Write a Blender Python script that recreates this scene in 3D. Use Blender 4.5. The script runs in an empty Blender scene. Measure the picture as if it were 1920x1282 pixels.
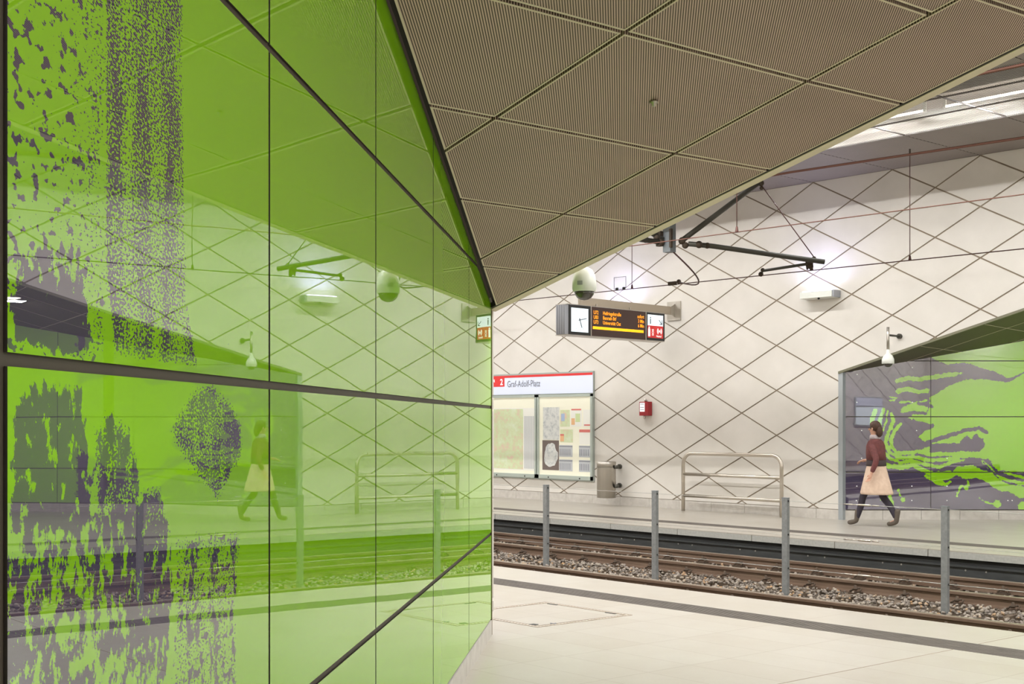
import bpy, math, random
import numpy as np
from mathutils import Vector, Matrix
random.seed(7)
SC = bpy.context.scene
COL = SC.collection
PI = math.pi

# ------------------------------------------------------------------ camera, light, exposure
TH = .7729
SN, CN = math.sin(TH), math.cos(TH)
cam_d = bpy.data.cameras.new('camera')
cam = bpy.data.objects.new('camera', cam_d); COL.objects.link(cam)
cam.location = (0, 0, 1.75)
cam.rotation_euler = (PI/2, 0, math.atan2(CN, SN))      # looks along (-CN, SN)
cam_d.sensor_width = 36
cam_d.lens = 2244.33/1920*36
cam_d.shift_y = (788.28-641)/1920
cam_d.clip_start = .05; cam_d.clip_end = 200
SC.camera = cam
SC.view_settings.view_transform = 'Standard'
SC.view_settings.look = 'None'
SC.view_settings.gamma = 1
SC.view_settings.use_curve_mapping = False
SC.view_settings.exposure = 0.55
world = bpy.data.worlds.new('world'); SC.world = world; world.use_nodes = True
world.node_tree.nodes['Background'].inputs[0].default_value = (.75, .72, .68, 1)
world.node_tree.nodes['Background'].inputs[1].default_value = .12

TUBE_W = (47.0, 94.0)       # one fluorescent tube
DOWN_W = 36.0       # one recessed lamp of an entrance hall
UP_W = 7.5         # one wall uplight

def area(name, loc, size, power, color=(.99, .99, .985), rot=(0, 0, 0), spread=PI):
    d = bpy.data.lights.new(name, 'AREA'); d.shape = 'RECTANGLE'
    d.size, d.size_y = size; d.energy = power; d.color = color; d.spread = spread
    o = bpy.data.objects.new(name, d); COL.objects.link(o); o.location = loc; o.rotation_euler = rot
    return o

HZ = 6.035            # hall ceiling height
TUBE_ROWS = (16.24, 9.14)
TUBE_X = [-30.3 + 1.537*i for i in range(32)]
for ty, tw in zip(TUBE_ROWS, TUBE_W):
    for tx in TUBE_X:
        area('tube_light', (tx, ty, 6.17), (1.25, .05), tw)

# ------------------------------------------------------------------ colours and materials
def lin(c):
    return tuple(((v/255)/12.92 if v/255 <= .04045 else ((v/255+.055)/1.055)**2.4) for v in c) + (1,)

def mat(name, rgb=(200, 200, 200), rough=.5, metal=0.0, emit=None, es=1.0, noise=None, bump=None, spec=None, aniso=None):
    m = bpy.data.materials.new(name); m.use_nodes = True
    nt = m.node_tree; b = nt.nodes['Principled BSDF']
    b.inputs['Base Color'].default_value = lin(rgb)
    b.inputs['Roughness'].default_value = rough
    b.inputs['Metallic'].default_value = metal
    if spec is not None: b.inputs['Specular IOR Level'].default_value = spec
    if emit:
        b.inputs['Emission Color'].default_value = lin(emit); b.inputs['Emission Strength'].default_value = es
    if noise or bump:
        tc = nt.nodes.new('ShaderNodeTexCoord')
    if noise:      # (scale, second colour, stretch)
        mp = nt.nodes.new('ShaderNodeMapping'); nt.links.new(tc.outputs['Object'], mp.inputs[0])
        if len(noise) > 2: mp.inputs['Scale'].default_value = noise[2]
        nz = nt.nodes.new('ShaderNodeTexNoise'); nz.inputs['Scale'].default_value = noise[0]; nz.inputs['Detail'].default_value = 6
        nt.links.new(mp.outputs[0], nz.inputs['Vector'])
        cr = nt.nodes.new('ShaderNodeValToRGB'); cr.color_ramp.elements[0].position = .3; cr.color_ramp.elements[1].position = .7
        cr.color_ramp.elements[0].color = lin(rgb); cr.color_ramp.elements[1].color = lin(noise[1])
        nt.links.new(nz.outputs[0], cr.inputs[0]); nt.links.new(cr.outputs[0], b.inputs['Base Color'])
    if bump:       # (scale, strength)
        nz = nt.nodes.new('ShaderNodeTexNoise'); nz.inputs['Scale'].default_value = bump[0]; nz.inputs['Detail'].default_value = 5
        nt.links.new(tc.outputs['Object'], nz.inputs['Vector'])
        bp = nt.nodes.new('ShaderNodeBump'); bp.inputs['Strength'].default_value = bump[1]; bp.inputs['Distance'].default_value = .01
        nt.links.new(nz.outputs[0], bp.inputs['Height']); nt.links.new(bp.outputs[0], b.inputs['Normal'])
    return m

class G:
    """small helper for node maths"""
    def __init__(s, m): s.nt = m.node_tree; s.b = s.nt.nodes['Principled BSDF']
    def n(s, t, **k):
        x = s.nt.nodes.new(t)
        for a, v in k.items(): setattr(x, a, v)
        return x
    def put(s, sock, v):
        if isinstance(v, (int, float)): sock.default_value = v
        elif isinstance(v, tuple): sock.default_value = v
        else: s.nt.links.new(v, sock)
    def m(s, op, a, b=0.0, c=0.0):
        x = s.n('ShaderNodeMath', operation=op); s.put(x.inputs[0], a); s.put(x.inputs[1], b); s.put(x.inputs[2], c); return x.outputs[0]
    def xyz(s):
        tc = s.n('ShaderNodeTexCoord'); sp = s.n('ShaderNodeSeparateXYZ'); s.nt.links.new(tc.outputs['Object'], sp.inputs[0])
        return tc.outputs['Object'], sp.outputs[0], sp.outputs[1], sp.outputs[2]
    def noise(s, vec, scale, detail=4.0, rough=.5, stretch=None):
        if stretch:
            mp = s.n('ShaderNodeMapping'); mp.inputs['Scale'].default_value = stretch; s.put(mp.inputs[0], vec); vec = mp.outputs[0]
        x = s.n('ShaderNodeTexNoise'); s.put(x.inputs['Vector'], vec); x.inputs['Scale'].default_value = scale
        x.inputs['Detail'].default_value = detail; x.inputs['Roughness'].default_value = rough; return x.outputs[0]
    def mix(s, f, a, b):
        x = s.n('ShaderNodeMix', data_type='RGBA'); s.put(x.inputs[0], f); s.put(x.inputs[6], a); s.put(x.inputs[7], b); return x.outputs[2]
    def comb(s, a, b, c):
        x = s.n('ShaderNodeCombineXYZ'); s.put(x.inputs[0], a); s.put(x.inputs[1], b); s.put(x.inputs[2], c); return x.outputs[0]

# stone floor with a skewed joint grid
def floor_mat(name, joints=True, band=False):
    m = mat(name, (232, 224, 209), .34); g = G(m); v, x, y, z = g.xyz()
    col = g.m('DIVIDE', g.m('SUBTRACT', x, g.m('MULTIPLY', y, .131)), .795 if not band else 1.53)
    col = g.m('ADD', col, 6.946/.795 if not band else 6.946/1.53)
    row = g.m('ADD', g.m('DIVIDE', g.m('SUBTRACT', y, 6.087), .405), 40.0)
    def line(c, w):
        fr = g.m('FRACT', g.m('ADD', c, 100.0)); d = g.m('MINIMUM', fr, g.m('SUBTRACT', 1.0, fr)); return g.m('LESS_THAN', d, w)
    jl = line(col, .0035/.795 if not band else .0035/1.53)
    if not band: jl = g.m('MAXIMUM', jl, line(row, .003/.405))
    # a tone of its own for every slab
    cell = g.comb(g.m('FLOOR', g.m('ADD', col, 100.0)), g.m('FLOOR', row) if not band else 0.0, 0.0)
    wn = g.n('ShaderNodeTexWhiteNoise'); g.put(wn.inputs['Vector'], cell)
    nz = g.noise(v, 3.0, 8.0, .6); nz2 = g.noise(v, 40.0, 3.0)
    t = g.m('ADD', g.m('MULTIPLY', wn.outputs[0], .35), g.m('ADD', g.m('MULTIPLY', nz, .9), g.m('MULTIPLY', nz2, .25)))
    c = g.mix(g.m('SUBTRACT', t, .35), lin((179, 174, 164)), lin((162, 153, 139)))
    c = g.mix(g.m('MULTIPLY', jl, .55), c, lin((120, 104, 84)))
    g.put(g.b.inputs['Base Color'], c)
    g.b.inputs['Roughness'].default_value = .3
    return m

M = {}
M['floor'] = floor_mat('stone_floor')
M['band'] = floor_mat('stone_band', band=True)
M['slab_face'] = mat('slab_face', (168, 168, 163), .6, noise=(30, (184, 184, 178)))
M['concrete'] = mat('concrete_panel', (212, 207, 198), .62, noise=(1.6, (222, 217, 209)), bump=(60, .03))
M['groove'] = mat('groove_back', (142, 128, 110), .8)
M['skirting'] = mat('skirting_stone', (205, 200, 192), .55, noise=(9, (188, 182, 174)))
M['dark_gap'] = mat('dark_gap', (38, 32, 24), .7)
M['black_joint'] = mat('black_joint', (74, 66, 56), .55)
M['tactile'] = mat('tactile_stone', (84, 78, 72), .65, noise=(50, (118, 110, 102), (.12, 1, 1)))
M['brass'] = mat('cream_trim', (214, 202, 178), .5)
M['steel'] = mat('brushed_steel', (206, 198, 186), .3, 1.0)
M['steel_sat'] = mat('satin_steel', (176, 170, 160), .36, 1.0, noise=(6, (196, 190, 180), (1, 1, .02)))
M['galv'] = mat('galvanised_post', (128, 130, 130), .55, .35, noise=(25, (146, 148, 148)))
M['wire'] = mat('steel_cable', (190, 188, 182), .35, .8)
M['copper'] = mat('copper_wire', (112, 76, 64), .5, .4)
M['darkwire'] = mat('dark_contact_wire', (92, 60, 54), .5, .4)
M['arm'] = mat('dark_bracket_tube', (76, 74, 66), .5, .3)
M['bracket_rust'] = mat('worn_clamp', (84, 70, 56), .7, .3, noise=(60, (58, 50, 42)))
M['grey_box'] = mat('grey_box_beam', (120, 126, 130), .5, .3)
M['white'] = mat('white_plastic', (226, 228, 220), .35)
M['smoke'] = mat('smoked_dome', (58, 52, 46), .08, 0.0, spec=.9)
M['case_grey'] = mat('grey_case', (166, 168, 174), .45, .3)
M['black'] = mat('black_frame', (26, 27, 26), .4)
M['led_panel'] = mat('led_panel', (44, 30, 24), .5, emit=(70, 40, 30), es=.25)
M['led'] = mat('amber_led', (255, 170, 30), .5, emit=(255, 140, 8), es=.95)
M['led_bar'] = mat('amber_bar', (255, 180, 20), .5, emit=(255, 175, 5), es=.7)
M['screen'] = mat('lit_white_screen', (230, 240, 245), .3, emit=(214, 232, 240), es=.42)
M['header'] = mat('lit_header', (214, 220, 236), .35, emit=(222, 230, 248), es=.1)
M['red'] = mat('red_print', (205, 48, 48), .5, emit=(205, 40, 40), es=.15)
M['red_case'] = mat('red_case', (150, 26, 34), .4)
M['ink'] = mat('dark_print', (60, 60, 66), .6)
M['inkgrey'] = mat('grey_print', (118, 120, 130), .6)
M['whiteprint'] = mat('white_print', (250, 250, 250), .5, emit=(250, 250, 250), es=.3)
M['tubeglow'] = mat('tube_glow', (255, 255, 255), .5, emit=(255, 246, 232), es=3)
M['ledglow'] = mat('uplight_glow', (240, 240, 255), .5, emit=(225, 225, 255), es=3)
M['lampglow'] = mat('lamp_glow', (255, 255, 255), .5, emit=(255, 246, 230), es=5)
M['reflector'] = mat('white_reflector', (205, 200, 192), .5)
M['rail'] = mat('rusty_rail', (104, 82, 66), .6, .25, noise=(14, (124, 104, 88), (.1, 1, 1)), bump=(80, .1))
M['railhead'] = mat('worn_rail_head', (150, 136, 120), .4, .7, noise=(10, (168, 156, 140), (.1, 1, 1)))
M['sleeper'] = mat('dusty_sleeper', (112, 96, 78), .9, noise=(14, (88, 74, 60)), bump=(50, .4))
M['clip'] = mat('rail_clip', (92, 76, 60), .8, .2, noise=(40, (66, 54, 44)))
M['stone'] = mat('ballast_stone', (132, 120, 106), .9, noise=(14, (168, 148, 120)), bump=(90, .3))
M['gravel'] = mat('ballast_bed', (112, 98, 82), .95, noise=(60, (66, 58, 50)), bump=(60, .8))
M['pit'] = mat('pit_wall', (44, 44, 42), .8, noise=(12, (34, 34, 33), (.3, 1, 1)))
M['duct'] = mat('cable_duct', (52, 54, 54), .6, noise=(20, (66, 68, 68), (.2, 1, 1)))
M['olive'] = mat('painted_metal', (120, 118, 96), .45, .2)
M['hallceil'] = mat('grey_perforated_ceiling', (120, 114, 110), .55, .2)
M['cable'] = mat('brown_cable', (74, 48, 42), .6)

def plate_mat():
    m = mat('clear_plate', (225, 234, 228), .15); m.node_tree.nodes['Principled BSDF'].inputs['Alpha'].default_value = .12
    return m
M['plate'] = plate_mat()

# ------------------------------------------------------------------ geometry helpers
class MB:
    def __init__(s): s.v = []; s.f = []; s.sm = []; s.mi = []; s.cur = 0
    def add(s, vs, fs, smooth=False):
        o = len(s.v); s.v += [tuple(map(float, p)) for p in vs]
        for f in fs: s.f.append([i+o for i in f]); s.sm.append(smooth); s.mi.append(s.cur)
        return s
    def box(s, a, b):
        x0, x1 = sorted((a[0], b[0])); y0, y1 = sorted((a[1], b[1])); z0, z1 = sorted((a[2], b[2]))
        return s.add([(x0, y0, z0), (x1, y0, z0), (x1, y1, z0), (x0, y1, z0), (x0, y0, z1), (x1, y0, z1), (x1, y1, z1), (x0, y1, z1)],
                     [(0, 3, 2, 1), (4, 5, 6, 7), (0, 1, 5, 4), (1, 2, 6, 5), (2, 3, 7, 6), (3, 0, 4, 7)])
    def cbox(s, c, d): return s.box([c[i]-d[i]/2 for i in range(3)], [c[i]+d[i]/2 for i in range(3)])
    def prism(s, poly, off, smooth=False):
        """poly: list of 3-D points, extruded by vector off"""
        n = len(poly); P = [tuple(p) for p in poly]; Q = [tuple(p[i]+off[i] for i in range(3)) for p in poly]
        s.add(P+Q, [list(range(n))[::-1], list(range(n, 2*n))]); o = len(s.v)-2*n
        for i in range(n):
            j = (i+1) % n; s.f.append([o+i, o+j, o+n+j, o+n+i]); s.sm.append(smooth); s.mi.append(s.cur)
        return s
    def beam(s, a, b, w, h, up=(0, 0, 1)):
        a, b = Vector(a), Vector(b); d = (b-a).normalized(); u = Vector(up); r = d.cross(u).normalized(); u = r.cross(d)
        P = [a + r*(w/2*i) + u*(h/2*j) for i, j in ((-1, -1), (1, -1), (1, 1), (-1, 1))]
        return s.prism(P, b-a)
    def tube(s, pts, r, n=10, cap=True, closed=False):
        pts = [Vector(p) for p in pts]; N = len(pts); rr = r if isinstance(r, (list, tuple)) else [r]*N
        t0 = (pts[1]-pts[0]).normalized(); ref = Vector((0, 0, 1)) if abs(t0.z) < .9 else Vector((1, 0, 0))
        u = t0.cross(ref).normalized(); vs = []; prev = t0
        for i, p in enumerate(pts):
            a = pts[max(i-1, 0)]; c = pts[min(i+1, N-1)]; t = (c-a).normalized()
            q = prev.rotation_difference(t); u = (q @ u); u = (u - t*u.dot(t)).normalized(); w = t.cross(u); prev = t
            for k in range(n):
                an = 2*PI*k/n; vs.append(p + (u*math.cos(an)+w*math.sin(an))*rr[i])
        fs = [(i*n+k, i*n+(k+1) % n, (i+1)*n+(k+1) % n, (i+1)*n+k) for i in range(N-1) for k in range(n)]
        s.add(vs, fs, True)
        if cap:
            o = len(s.v)-len(vs)
            for ring in (list(range(n))[::-1], list(range((N-1)*n, N*n))):
                s.f.append([o+i for i in ring]); s.sm.append(False); s.mi.append(s.cur)
        return s
    def lathe(s, prof, c, n=24, axis='z'):
        vs = []
        for r, h in prof:
            for k in range(n):
                a = 2*PI*k/n; x, y = r*math.cos(a), r*math.sin(a)
                vs.append((c[0]+x, c[1]+y, c[2]+h) if axis == 'z' else ((c[0]+x, c[1]+h, c[2]+y) if axis == 'y' else (c[0]+h, c[1]+x, c[2]+y)))
        m = len(prof); fs = [(i*n+k, i*n+(k+1) % n, (i+1)*n+(k+1) % n, (i+1)*n+k) for i in range(m-1) for k in range(n)]
        s.add(vs, fs, True); o = len(s.v)-len(vs)
        for ring in (list(range(n))[::-1], list(range((m-1)*n, m*n))):
            s.f.append([o+i for i in ring]); s.sm.append(False); s.mi.append(s.cur)
        return s
    def ball(s, c, r, n=14, m=8, sc=(1, 1, 1)):
        vs = []
        for i in range(m+1):
            t = PI*i/m
            for k in range(n):
                a = 2*PI*k/n; vs.append((c[0]+r*sc[0]*math.sin(t)*math.cos(a), c[1]+r*sc[1]*math.sin(t)*math.sin(a), c[2]+r*sc[2]*math.cos(t)))
        return s.add(vs, [(i*n+k, (i+1)*n+k, (i+1)*n+(k+1) % n, i*n+(k+1) % n) for i in range(m) for k in range(n)], True)
    def loft(s, rings, cap=True):
        n = len(rings[0]); vs = [p for r in rings for p in r]
        s.add(vs, [(i*n+k, i*n+(k+1) % n, (i+1)*n+(k+1) % n, (i+1)*n+k) for i in range(len(rings)-1) for k in range(n)], True)
        if cap:
            o = len(s.v)-len(vs)
            for ring in (list(range(n))[::-1], list(range((len(rings)-1)*n, len(rings)*n))):
                s.f.append([o+i for i in ring]); s.sm.append(True); s.mi.append(s.cur)
        return s

ORG = {}
def obj(name, mb, m, parent=None, fix=True):
    me = bpy.data.meshes.new(name)
    off = Vector((0, 0, 0)); p = parent
    while p is not None: off += Vector(p.location) if p.name in ORG else Vector((0, 0, 0)); p = p.parent
    vs = [(v[0]-off.x, v[1]-off.y, v[2]-off.z) for v in mb.v]
    me.from_pydata(vs, [], mb.f); me.update()
    me.polygons.foreach_set('use_smooth', mb.sm)
    ms = m if isinstance(m, (list, tuple)) else [m]
    for x in ms: me.materials.append(x)
    if len(ms) > 1: me.polygons.foreach_set('material_index', mb.mi)
    if fix:
        import bmesh
        b = bmesh.new(); b.from_mesh(me); bmesh.ops.recalc_face_normals(b, faces=b.faces); b.to_mesh(me); b.free()
    o = bpy.data.objects.new(name, me); COL.objects.link(o)
    if parent is not None: o.parent = parent
    return o
def tag(o, label=None, cat=None, group=None, kind=None):
    if label: o['label'] = label
    if cat: o['category'] = cat
    if group: o['group'] = group
    if kind: o['kind'] = kind
    return o
def thing(name, loc, label=None, cat=None, group=None, kind=None):
    o = bpy.data.objects.new(name, None); COL.objects.link(o); o.location = loc; ORG[o.name] = 1
    o.empty_display_size = .2
    return tag(o, label, cat, group, kind)
def struct(name, mb, m, parent=None, label=None):
    o = obj(name, mb, m, parent)
    if parent is None: o['kind'] = 'structure'
    if label: o['label'] = label
    return o
def dup(root, loc, label=None, group=None):
    r = root.copy(); COL.objects.link(r); r.location = loc
    if label: r['label'] = label
    if group: r['group'] = group
    for ch in list(root.children):
        c = ch.copy(); COL.objects.link(c); c.parent = r
        for gch in ch.children:
            d = gch.copy(); COL.objects.link(d); d.parent = c
    return r

def text_mb(txt, size, place, extrude=0.0, squash=1.0, bold=0.0, align='LEFT'):
    """lettering as a flat mesh; place(u, v) -> world point, u along the line, v up"""
    cu = bpy.data.curves.new('lettering', 'FONT'); cu.body = txt; cu.size = size; cu.offset = bold; cu.align_x = align; cu.resolution_u = 3
    o = bpy.data.objects.new('lettering', cu); COL.objects.link(o)
    dg = bpy.context.evaluated_depsgraph_get(); dg.update()
    me = bpy.data.meshes.new_from_object(o.evaluated_get(dg))
    mb = MB(); mb.add([place(v.co.x*squash, v.co.y) for v in me.vertices], [list(p.vertices) for p in me.polygons])
    bpy.data.objects.remove(o); bpy.data.curves.remove(cu); bpy.data.meshes.remove(me)
    return mb

# ------------------------------------------------------------------ main plan of the station (x along the track, y across, z up)
YN, YF, YW = 9.92, 15.47, 18.91        # near platform edge, far platform edge, far wall
XA, XB = -30.0, 18.0
XI, XJ = XA+.02, XB-.02                   # ends of the hall
TIP = (-7.091, 6.679)                  # where the near hall wall meets the green glass wall
W0 = (-.758, -.777); WD = (-.647, .762)  # glass wall: a point and its direction towards the tip
WN = (.762, .647)                      # its normal, into the entrance hall
def wl(q, out=0.0): return (W0[0]+WD[0]*q+WN[0]*out, W0[1]+WD[1]*q+WN[1]*out)
QT = 9.783                             # q of the tip
QB = -6.0
def nceil(x, y): return 2.654 + .273*(x+7.091) - .063*(y-6.679)      # sloping ceiling of the near entrance hall
GA = (-11.05, 18.975); GD = (SN, CN); GN = (CN, -SN)                 # far glass wall
def gl(u, out=0.0): return (GA[0]+GD[0]*u+GN[0]*out, GA[1]+GD[1]*u+GN[1]*out)
def fceil(x, y): return 2.582 + .2757*(x+11.112) - .022*(y-18.9)
XR = 5.3                               # right end of the near entrance hall
XFR = 1.4                              # right end of the far entrance hall
YFB = 31.0

# floors
fl = MB()
fl.prism([(XA, 6.68, 0), (-7.1, 6.68, 0), (XB, 6.68, 0), (XB, 8.81, 0), (XA, 8.81, 0)], (0, 0, -.12))
pb = wl(QB)
fl.prism([(TIP[0], 6.68, 0), (pb[0], pb[1], 0), (XR, pb[1], 0), (XR, 6.68, 0)], (0, 0, -.12))
struct('floor', fl, M['floor'], label='near platform floor of pale stone slabs')
def platform_edge(y0, y1, name, label):
    mb = MB(); mb.box((XA, min(y0, y1), -.105), (XB, max(y0, y1), 0)); return mb
ed = MB(); ed.box((XA, 9.165, -.10), (XB, YN, 0)); struct('floor', ed, M['band'], label='pale edge slabs of the near platform')
ff = MB(); ff.box((XA, YF+1.11, -.12), (XB, YW+.01, 0))
ff.prism([(GA[0]-.2, YW, 0), gl(17)+(0,), (XFR+1, YFB+.5, 0), (XFR+1, YW, 0)], (0, 0, -.12))
struct('floor', ff, M['floor'], label='far platform floor of pale stone slabs')
e2 = MB()
e2x = [-30.55+1.43*i for i in range(35)]
for a in e2x:
    a0 = a - .06; e2.box((max(XA, a0+.004), YF, -.095), (min(XB, a0+1.426), YF+.75, 0))
struct('floor', e2, [M['band']], label='pale edge slabs of the far platform')
e3 = MB()
for a in e2x:
    a0 = a-.06; e3.box((max(XA, a0+.006), YF-.004, -.1), (min(XB, a0+1.424), YF, -.012))
struct('trim_1', e3, M['slab_face'], label='grey face of the far platform edge')
# tactile strips: ribs on a dark base
def tactile(y0, y1, label):
    mb = MB(); mb.box((XA, y0, -.12), (XB, y1, -.006)); n = 11; p = (y1-y0)/n
    for i in range(n): mb.box((XA, y0+p*i+p*.22, -.006), (XB, y0+p*i+p*.78, .0015))
    struct('trim_2', mb, M['tactile'], label=label)
tactile(8.81, 9.165, 'dark ribbed tactile strip along the near platform')
tactile(YF+.75, YF+1.11, 'dark ribbed tactile strip along the far platform')
# expansion joint across the near platform
ej = MB(); ej.prism([(-4.455-.131*(6.81+9), -9, .0008), (-4.463-.131*(6.81+9), -9, .0008), (-4.463+.131*(8.81-6.81), 8.81, .0008), (-4.455+.131*(8.81-6.81), 8.81, .0008)], (0, 0, -.002))
ej.prism([(-4.158, 9.165, .0008), (-4.166, 9.165, .0008), (-4.067, YN, .0008), (-4.059, YN, .0008)], (0, 0, -.002))
struct('trim_3', ej, M['groove'], label='dark expansion joint in the near platform')

# track pit
pw = MB(); pw.box((XA, YF+.05, -.95), (XB, YF+.75, -.1)); pw.box((XA, YN-.75, -.95), (XB, YN-.02, -.1))
struct('wall_track_pit', pw, M['pit'], label='dark walls of the track pit')

# diamond wall cladding
def clip(poly, fn):
    out = []; n = len(poly)
    for i in range(n):
        a, b = poly[i], poly[(i+1) % n]; fa, fb = fn(a), fn(b)
        if fa >= 0: out.append(a)
        if (fa >= 0) != (fb >= 0):
            t = fa/(fa-fb); out.append((a[0]+(b[0]-a[0])*t, a[1]+(b[1]-a[1])*t))
    return out
PX, PZ, X00, Z00 = .7686, .4141, -16.2426, 2.7192
def diamonds(y, sgn, regions):
    mb = MB()
    e = .012*math.hypot(PX, PZ)/PZ; k_ = 1-e/PX
    for i in range(-22, 46):
        for k in range(-8, 10):
            if (i+k) % 2 == 0: continue
            cx, cz = X00+PX*i, Z00+PZ*k
            base = [(cx+PX*k_, cz), (cx, cz+PZ*k_), (cx-PX*k_, cz), (cx, cz-PZ*k_)]
            for reg in regions:
                p = base
                for fn in reg:
                    if len(p) < 3: break
                    p = clip(p, fn)
                if len(p) < 3: continue
                A = abs(sum(p[q][0]*p[(q+1) % len(p)][1]-p[(q+1) % len(p)][0]*p[q][1] for q in range(len(p))))/2
                if A < .002: continue
                mb.prism([(q[0], y, q[1]) for q in p], (0, sgn*.014, 0))
    return mb
SK = .172
far_line = lambda p: p[1] - (2.582+.2757*(p[0]+11.112)) - .0
base_fns = [lambda p: p[1]-.182, lambda p: HZ-.002-p[1], lambda p: p[0]-XA, lambda p: XB-p[0]]
regs = [base_fns + [lambda p: -11.118-p[0]], base_fns + [lambda p: p[0]+11.118, far_line, lambda p: XFR+.0-p[0]], base_fns+[lambda p: p[0]-XFR]]
dw = diamonds(YW+.014, -1, regs)
struct('wall_far', dw, M['concrete'], label='pale wall of diamond shaped concrete panels')
bk = MB()
bk.prism([(XA, YW+.014, 0), (-11.118, YW+.014, 0), (-11.118, YW+.014, 2.582), (XFR, YW+.014, fceil(XFR, YW)), (XFR, YW+.014, HZ+.3), (XA, YW+.014, HZ+.3)], (0, .10, 0))
bk.box((XFR, YW+.014, 0), (XB, YW+.3, HZ+.3))
struct('wall_far', bk, M['groove'], label='dark backing behind the diamond panels')
sk = MB()
a = XA
while a < XB:
    b = a+.768
    if b < -11.11: sk.box((a+.003, YW-.006, 0), (b-.003, YW+.014, SK))
    elif a < -11.2: sk.box((a+.003, YW-.006, 0), (-11.112, YW+.014, SK))
    elif a > XFR: sk.box((a+.003, YW-.006, 0), (b-.003, YW+.014, SK))
    a = b
struct('baseboard_far', sk, M['skirting'], label='pale stone skirting under the diamond wall')

# near hall wall (its back is towards the camera; the hall side carries the same panels)
near_line = lambda p: p[1]-(nceil(p[0], 6.68)+.02)
regsn = [base_fns+[lambda p: -7.12-p[0]], base_fns+[lambda p: p[0]+7.12, near_line, lambda p: XR-p[0]], base_fns+[lambda p: p[0]-XR]]
struct('wall_near', diamonds(6.72, 1, regsn), M['concrete'], label='near hall wall of diamond shaped concrete panels')
bn = MB()
bn.prism([(XA, 6.72, 0), (-7.12, 6.72, 0), (-7.12, 6.72, nceil(-7.12, 6.7)+.02), (XR, 6.72, nceil(XR, 6.7)+.02), (XR, 6.72, HZ+.3), (XA, 6.72, HZ+.3)], (0, -.03, 0))
bn.box((XR, 6.72, 0), (XB, 6.4, HZ+.3))
struct('wall_near', bn, M['groove'], label='dark backing of the near hall wall')
# end walls of the hall and side walls of both entrance halls
we = MB()
we.box((XA-.2, 6.4, -1), (XA, 19.2, HZ+.3)); we.box((XB, 6.4, -1), (XB+.2, 19.2, HZ+.3))
struct('wall_end', we, M['concrete'], label='plain end walls of the hall')
ws = MB()
ws.box((XR, pb[1], 0), (XR+.2, 6.4, 6.4)); ws.box((pb[0]-.3, pb[1]-.2, 0), (XR+.2, pb[1], 6.4))
struct('wall_right', ws, M['concrete'], label='pale side and back walls of the near entrance hall')
ws = MB()
ws.box((XFR, YW+.3, 0), (XFR+.2, YFB+.6, 6.4))
struct('wall_right', ws, M['concrete'], label='pale side wall of the far entrance hall')

# ---- near entrance hall ceiling: skewed perforated panels in a black grid
def slat_mat(name, light, dark, pitch, dirv, duty=.5):
    m = mat(name, light, .55, .0); g = G(m); v, x, y, z = g.xyz()
    p = g.m('ADD', g.m('MULTIPLY', x, dirv[0]), g.m('MULTIPLY', y, dirv[1]))
    q = g.m('ADD', g.m('MULTIPLY', x, -dirv[1]), g.m('MULTIPLY', y, dirv[0]))
    w = g.m('FRACT', g.m('ADD', g.m('DIVIDE', p, pitch), 1000.0))
    # perforation: rows of oval holes between the ribs
    hz = g.m('SINE', g.m('MULTIPLY', q, 2*PI/(pitch*.8)))
    edge = g.m('ADD', duty, g.m('MULTIPLY', hz, .10))
    hole = g.n('ShaderNodeMapRange', interpolation_type='SMOOTHSTEP'); g.put(hole.inputs[0], g.m('SUBTRACT', w, edge)); hole.inputs[1].default_value = -.08; hole.inputs[2].default_value = .08
    last = g.n('ShaderNodeMapRange', interpolation_type='SMOOTHSTEP'); g.put(last.inputs[0], w); last.inputs[1].default_value = .9; last.inputs[2].default_value = 1.0
    f = g.m('MULTIPLY', hole.outputs[0], g.m('SUBTRACT', 1.0, last.outputs[0]))
    nz = g.noise(v, 2.2, 5.0, .5, (1, .35, 1))
    lc = g.mix(nz, lin(light), lin(tuple(int(c*.86) for c in light)))
    g.put(g.b.inputs['Base Color'], g.mix(f, lc, lin(dark)))
    return m
M['slat'] = slat_mat('perforated_ceiling', (216, 190, 172), (66, 50, 38), .0125, WN)
GX = .935
cols_f = [-6.45-GX, -6.45, -5.511, -4.573, -3.639, -2.715, -1.78, -.845, .09, 1.03, 1.96, 2.9, 3.83, 4.77, 5.7]
def grid_pt(c, r):
    """node of the joint grid: column c at row r (row 0 at y=5.855); rows step back by 1.318"""
    y = 5.855-1.318*r
    x = c - .215*r if r >= 0 else c + .155
    return (x, y if r >= 0 else 6.672)
cols_b = [-10.19, -9.25, -8.316, -7.38, -6.446, -5.511, -4.573, -3.639, -2.912, -1.98, -1.045, -.11, .82, 1.76, 2.69, 3.63, 4.56, 5.5, 6.43, 7.37]
def cpoly(poly, gap=.011):
    """inset of a convex plan polygon"""
    n = len(poly); A = sum(poly[i][0]*poly[(i+1) % n][1]-poly[(i+1) % n][0]*poly[i][1] for i in range(n))
    if A < 0: poly = poly[::-1]
    for i in range(n):
        a, b = poly[i], poly[(i+1) % n]
    p = list(poly)
    for i in range(n):
        a, b = poly[i], poly[(i+1) % n]; d = (b[0]-a[0], b[1]-a[1]); L = math.hypot(*d)
        if L < 1e-6: continue
        nx, ny = -d[1]/L, d[0]/L
        p = clip(p, lambda q, a=a, nx=nx, ny=ny: (q[0]-a[0])*nx+(q[1]-a[1])*ny-gap)
        if len(p) < 3: return []
    return p
inside_wall = lambda q: (q[0]-W0[0])*WN[0]+(q[1]-W0[1])*WN[1]-.036
lim_fns = [inside_wall, lambda q: 6.660-q[1], lambda q: XR-q[0], lambda q: q[1]-pb[1]]
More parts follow.
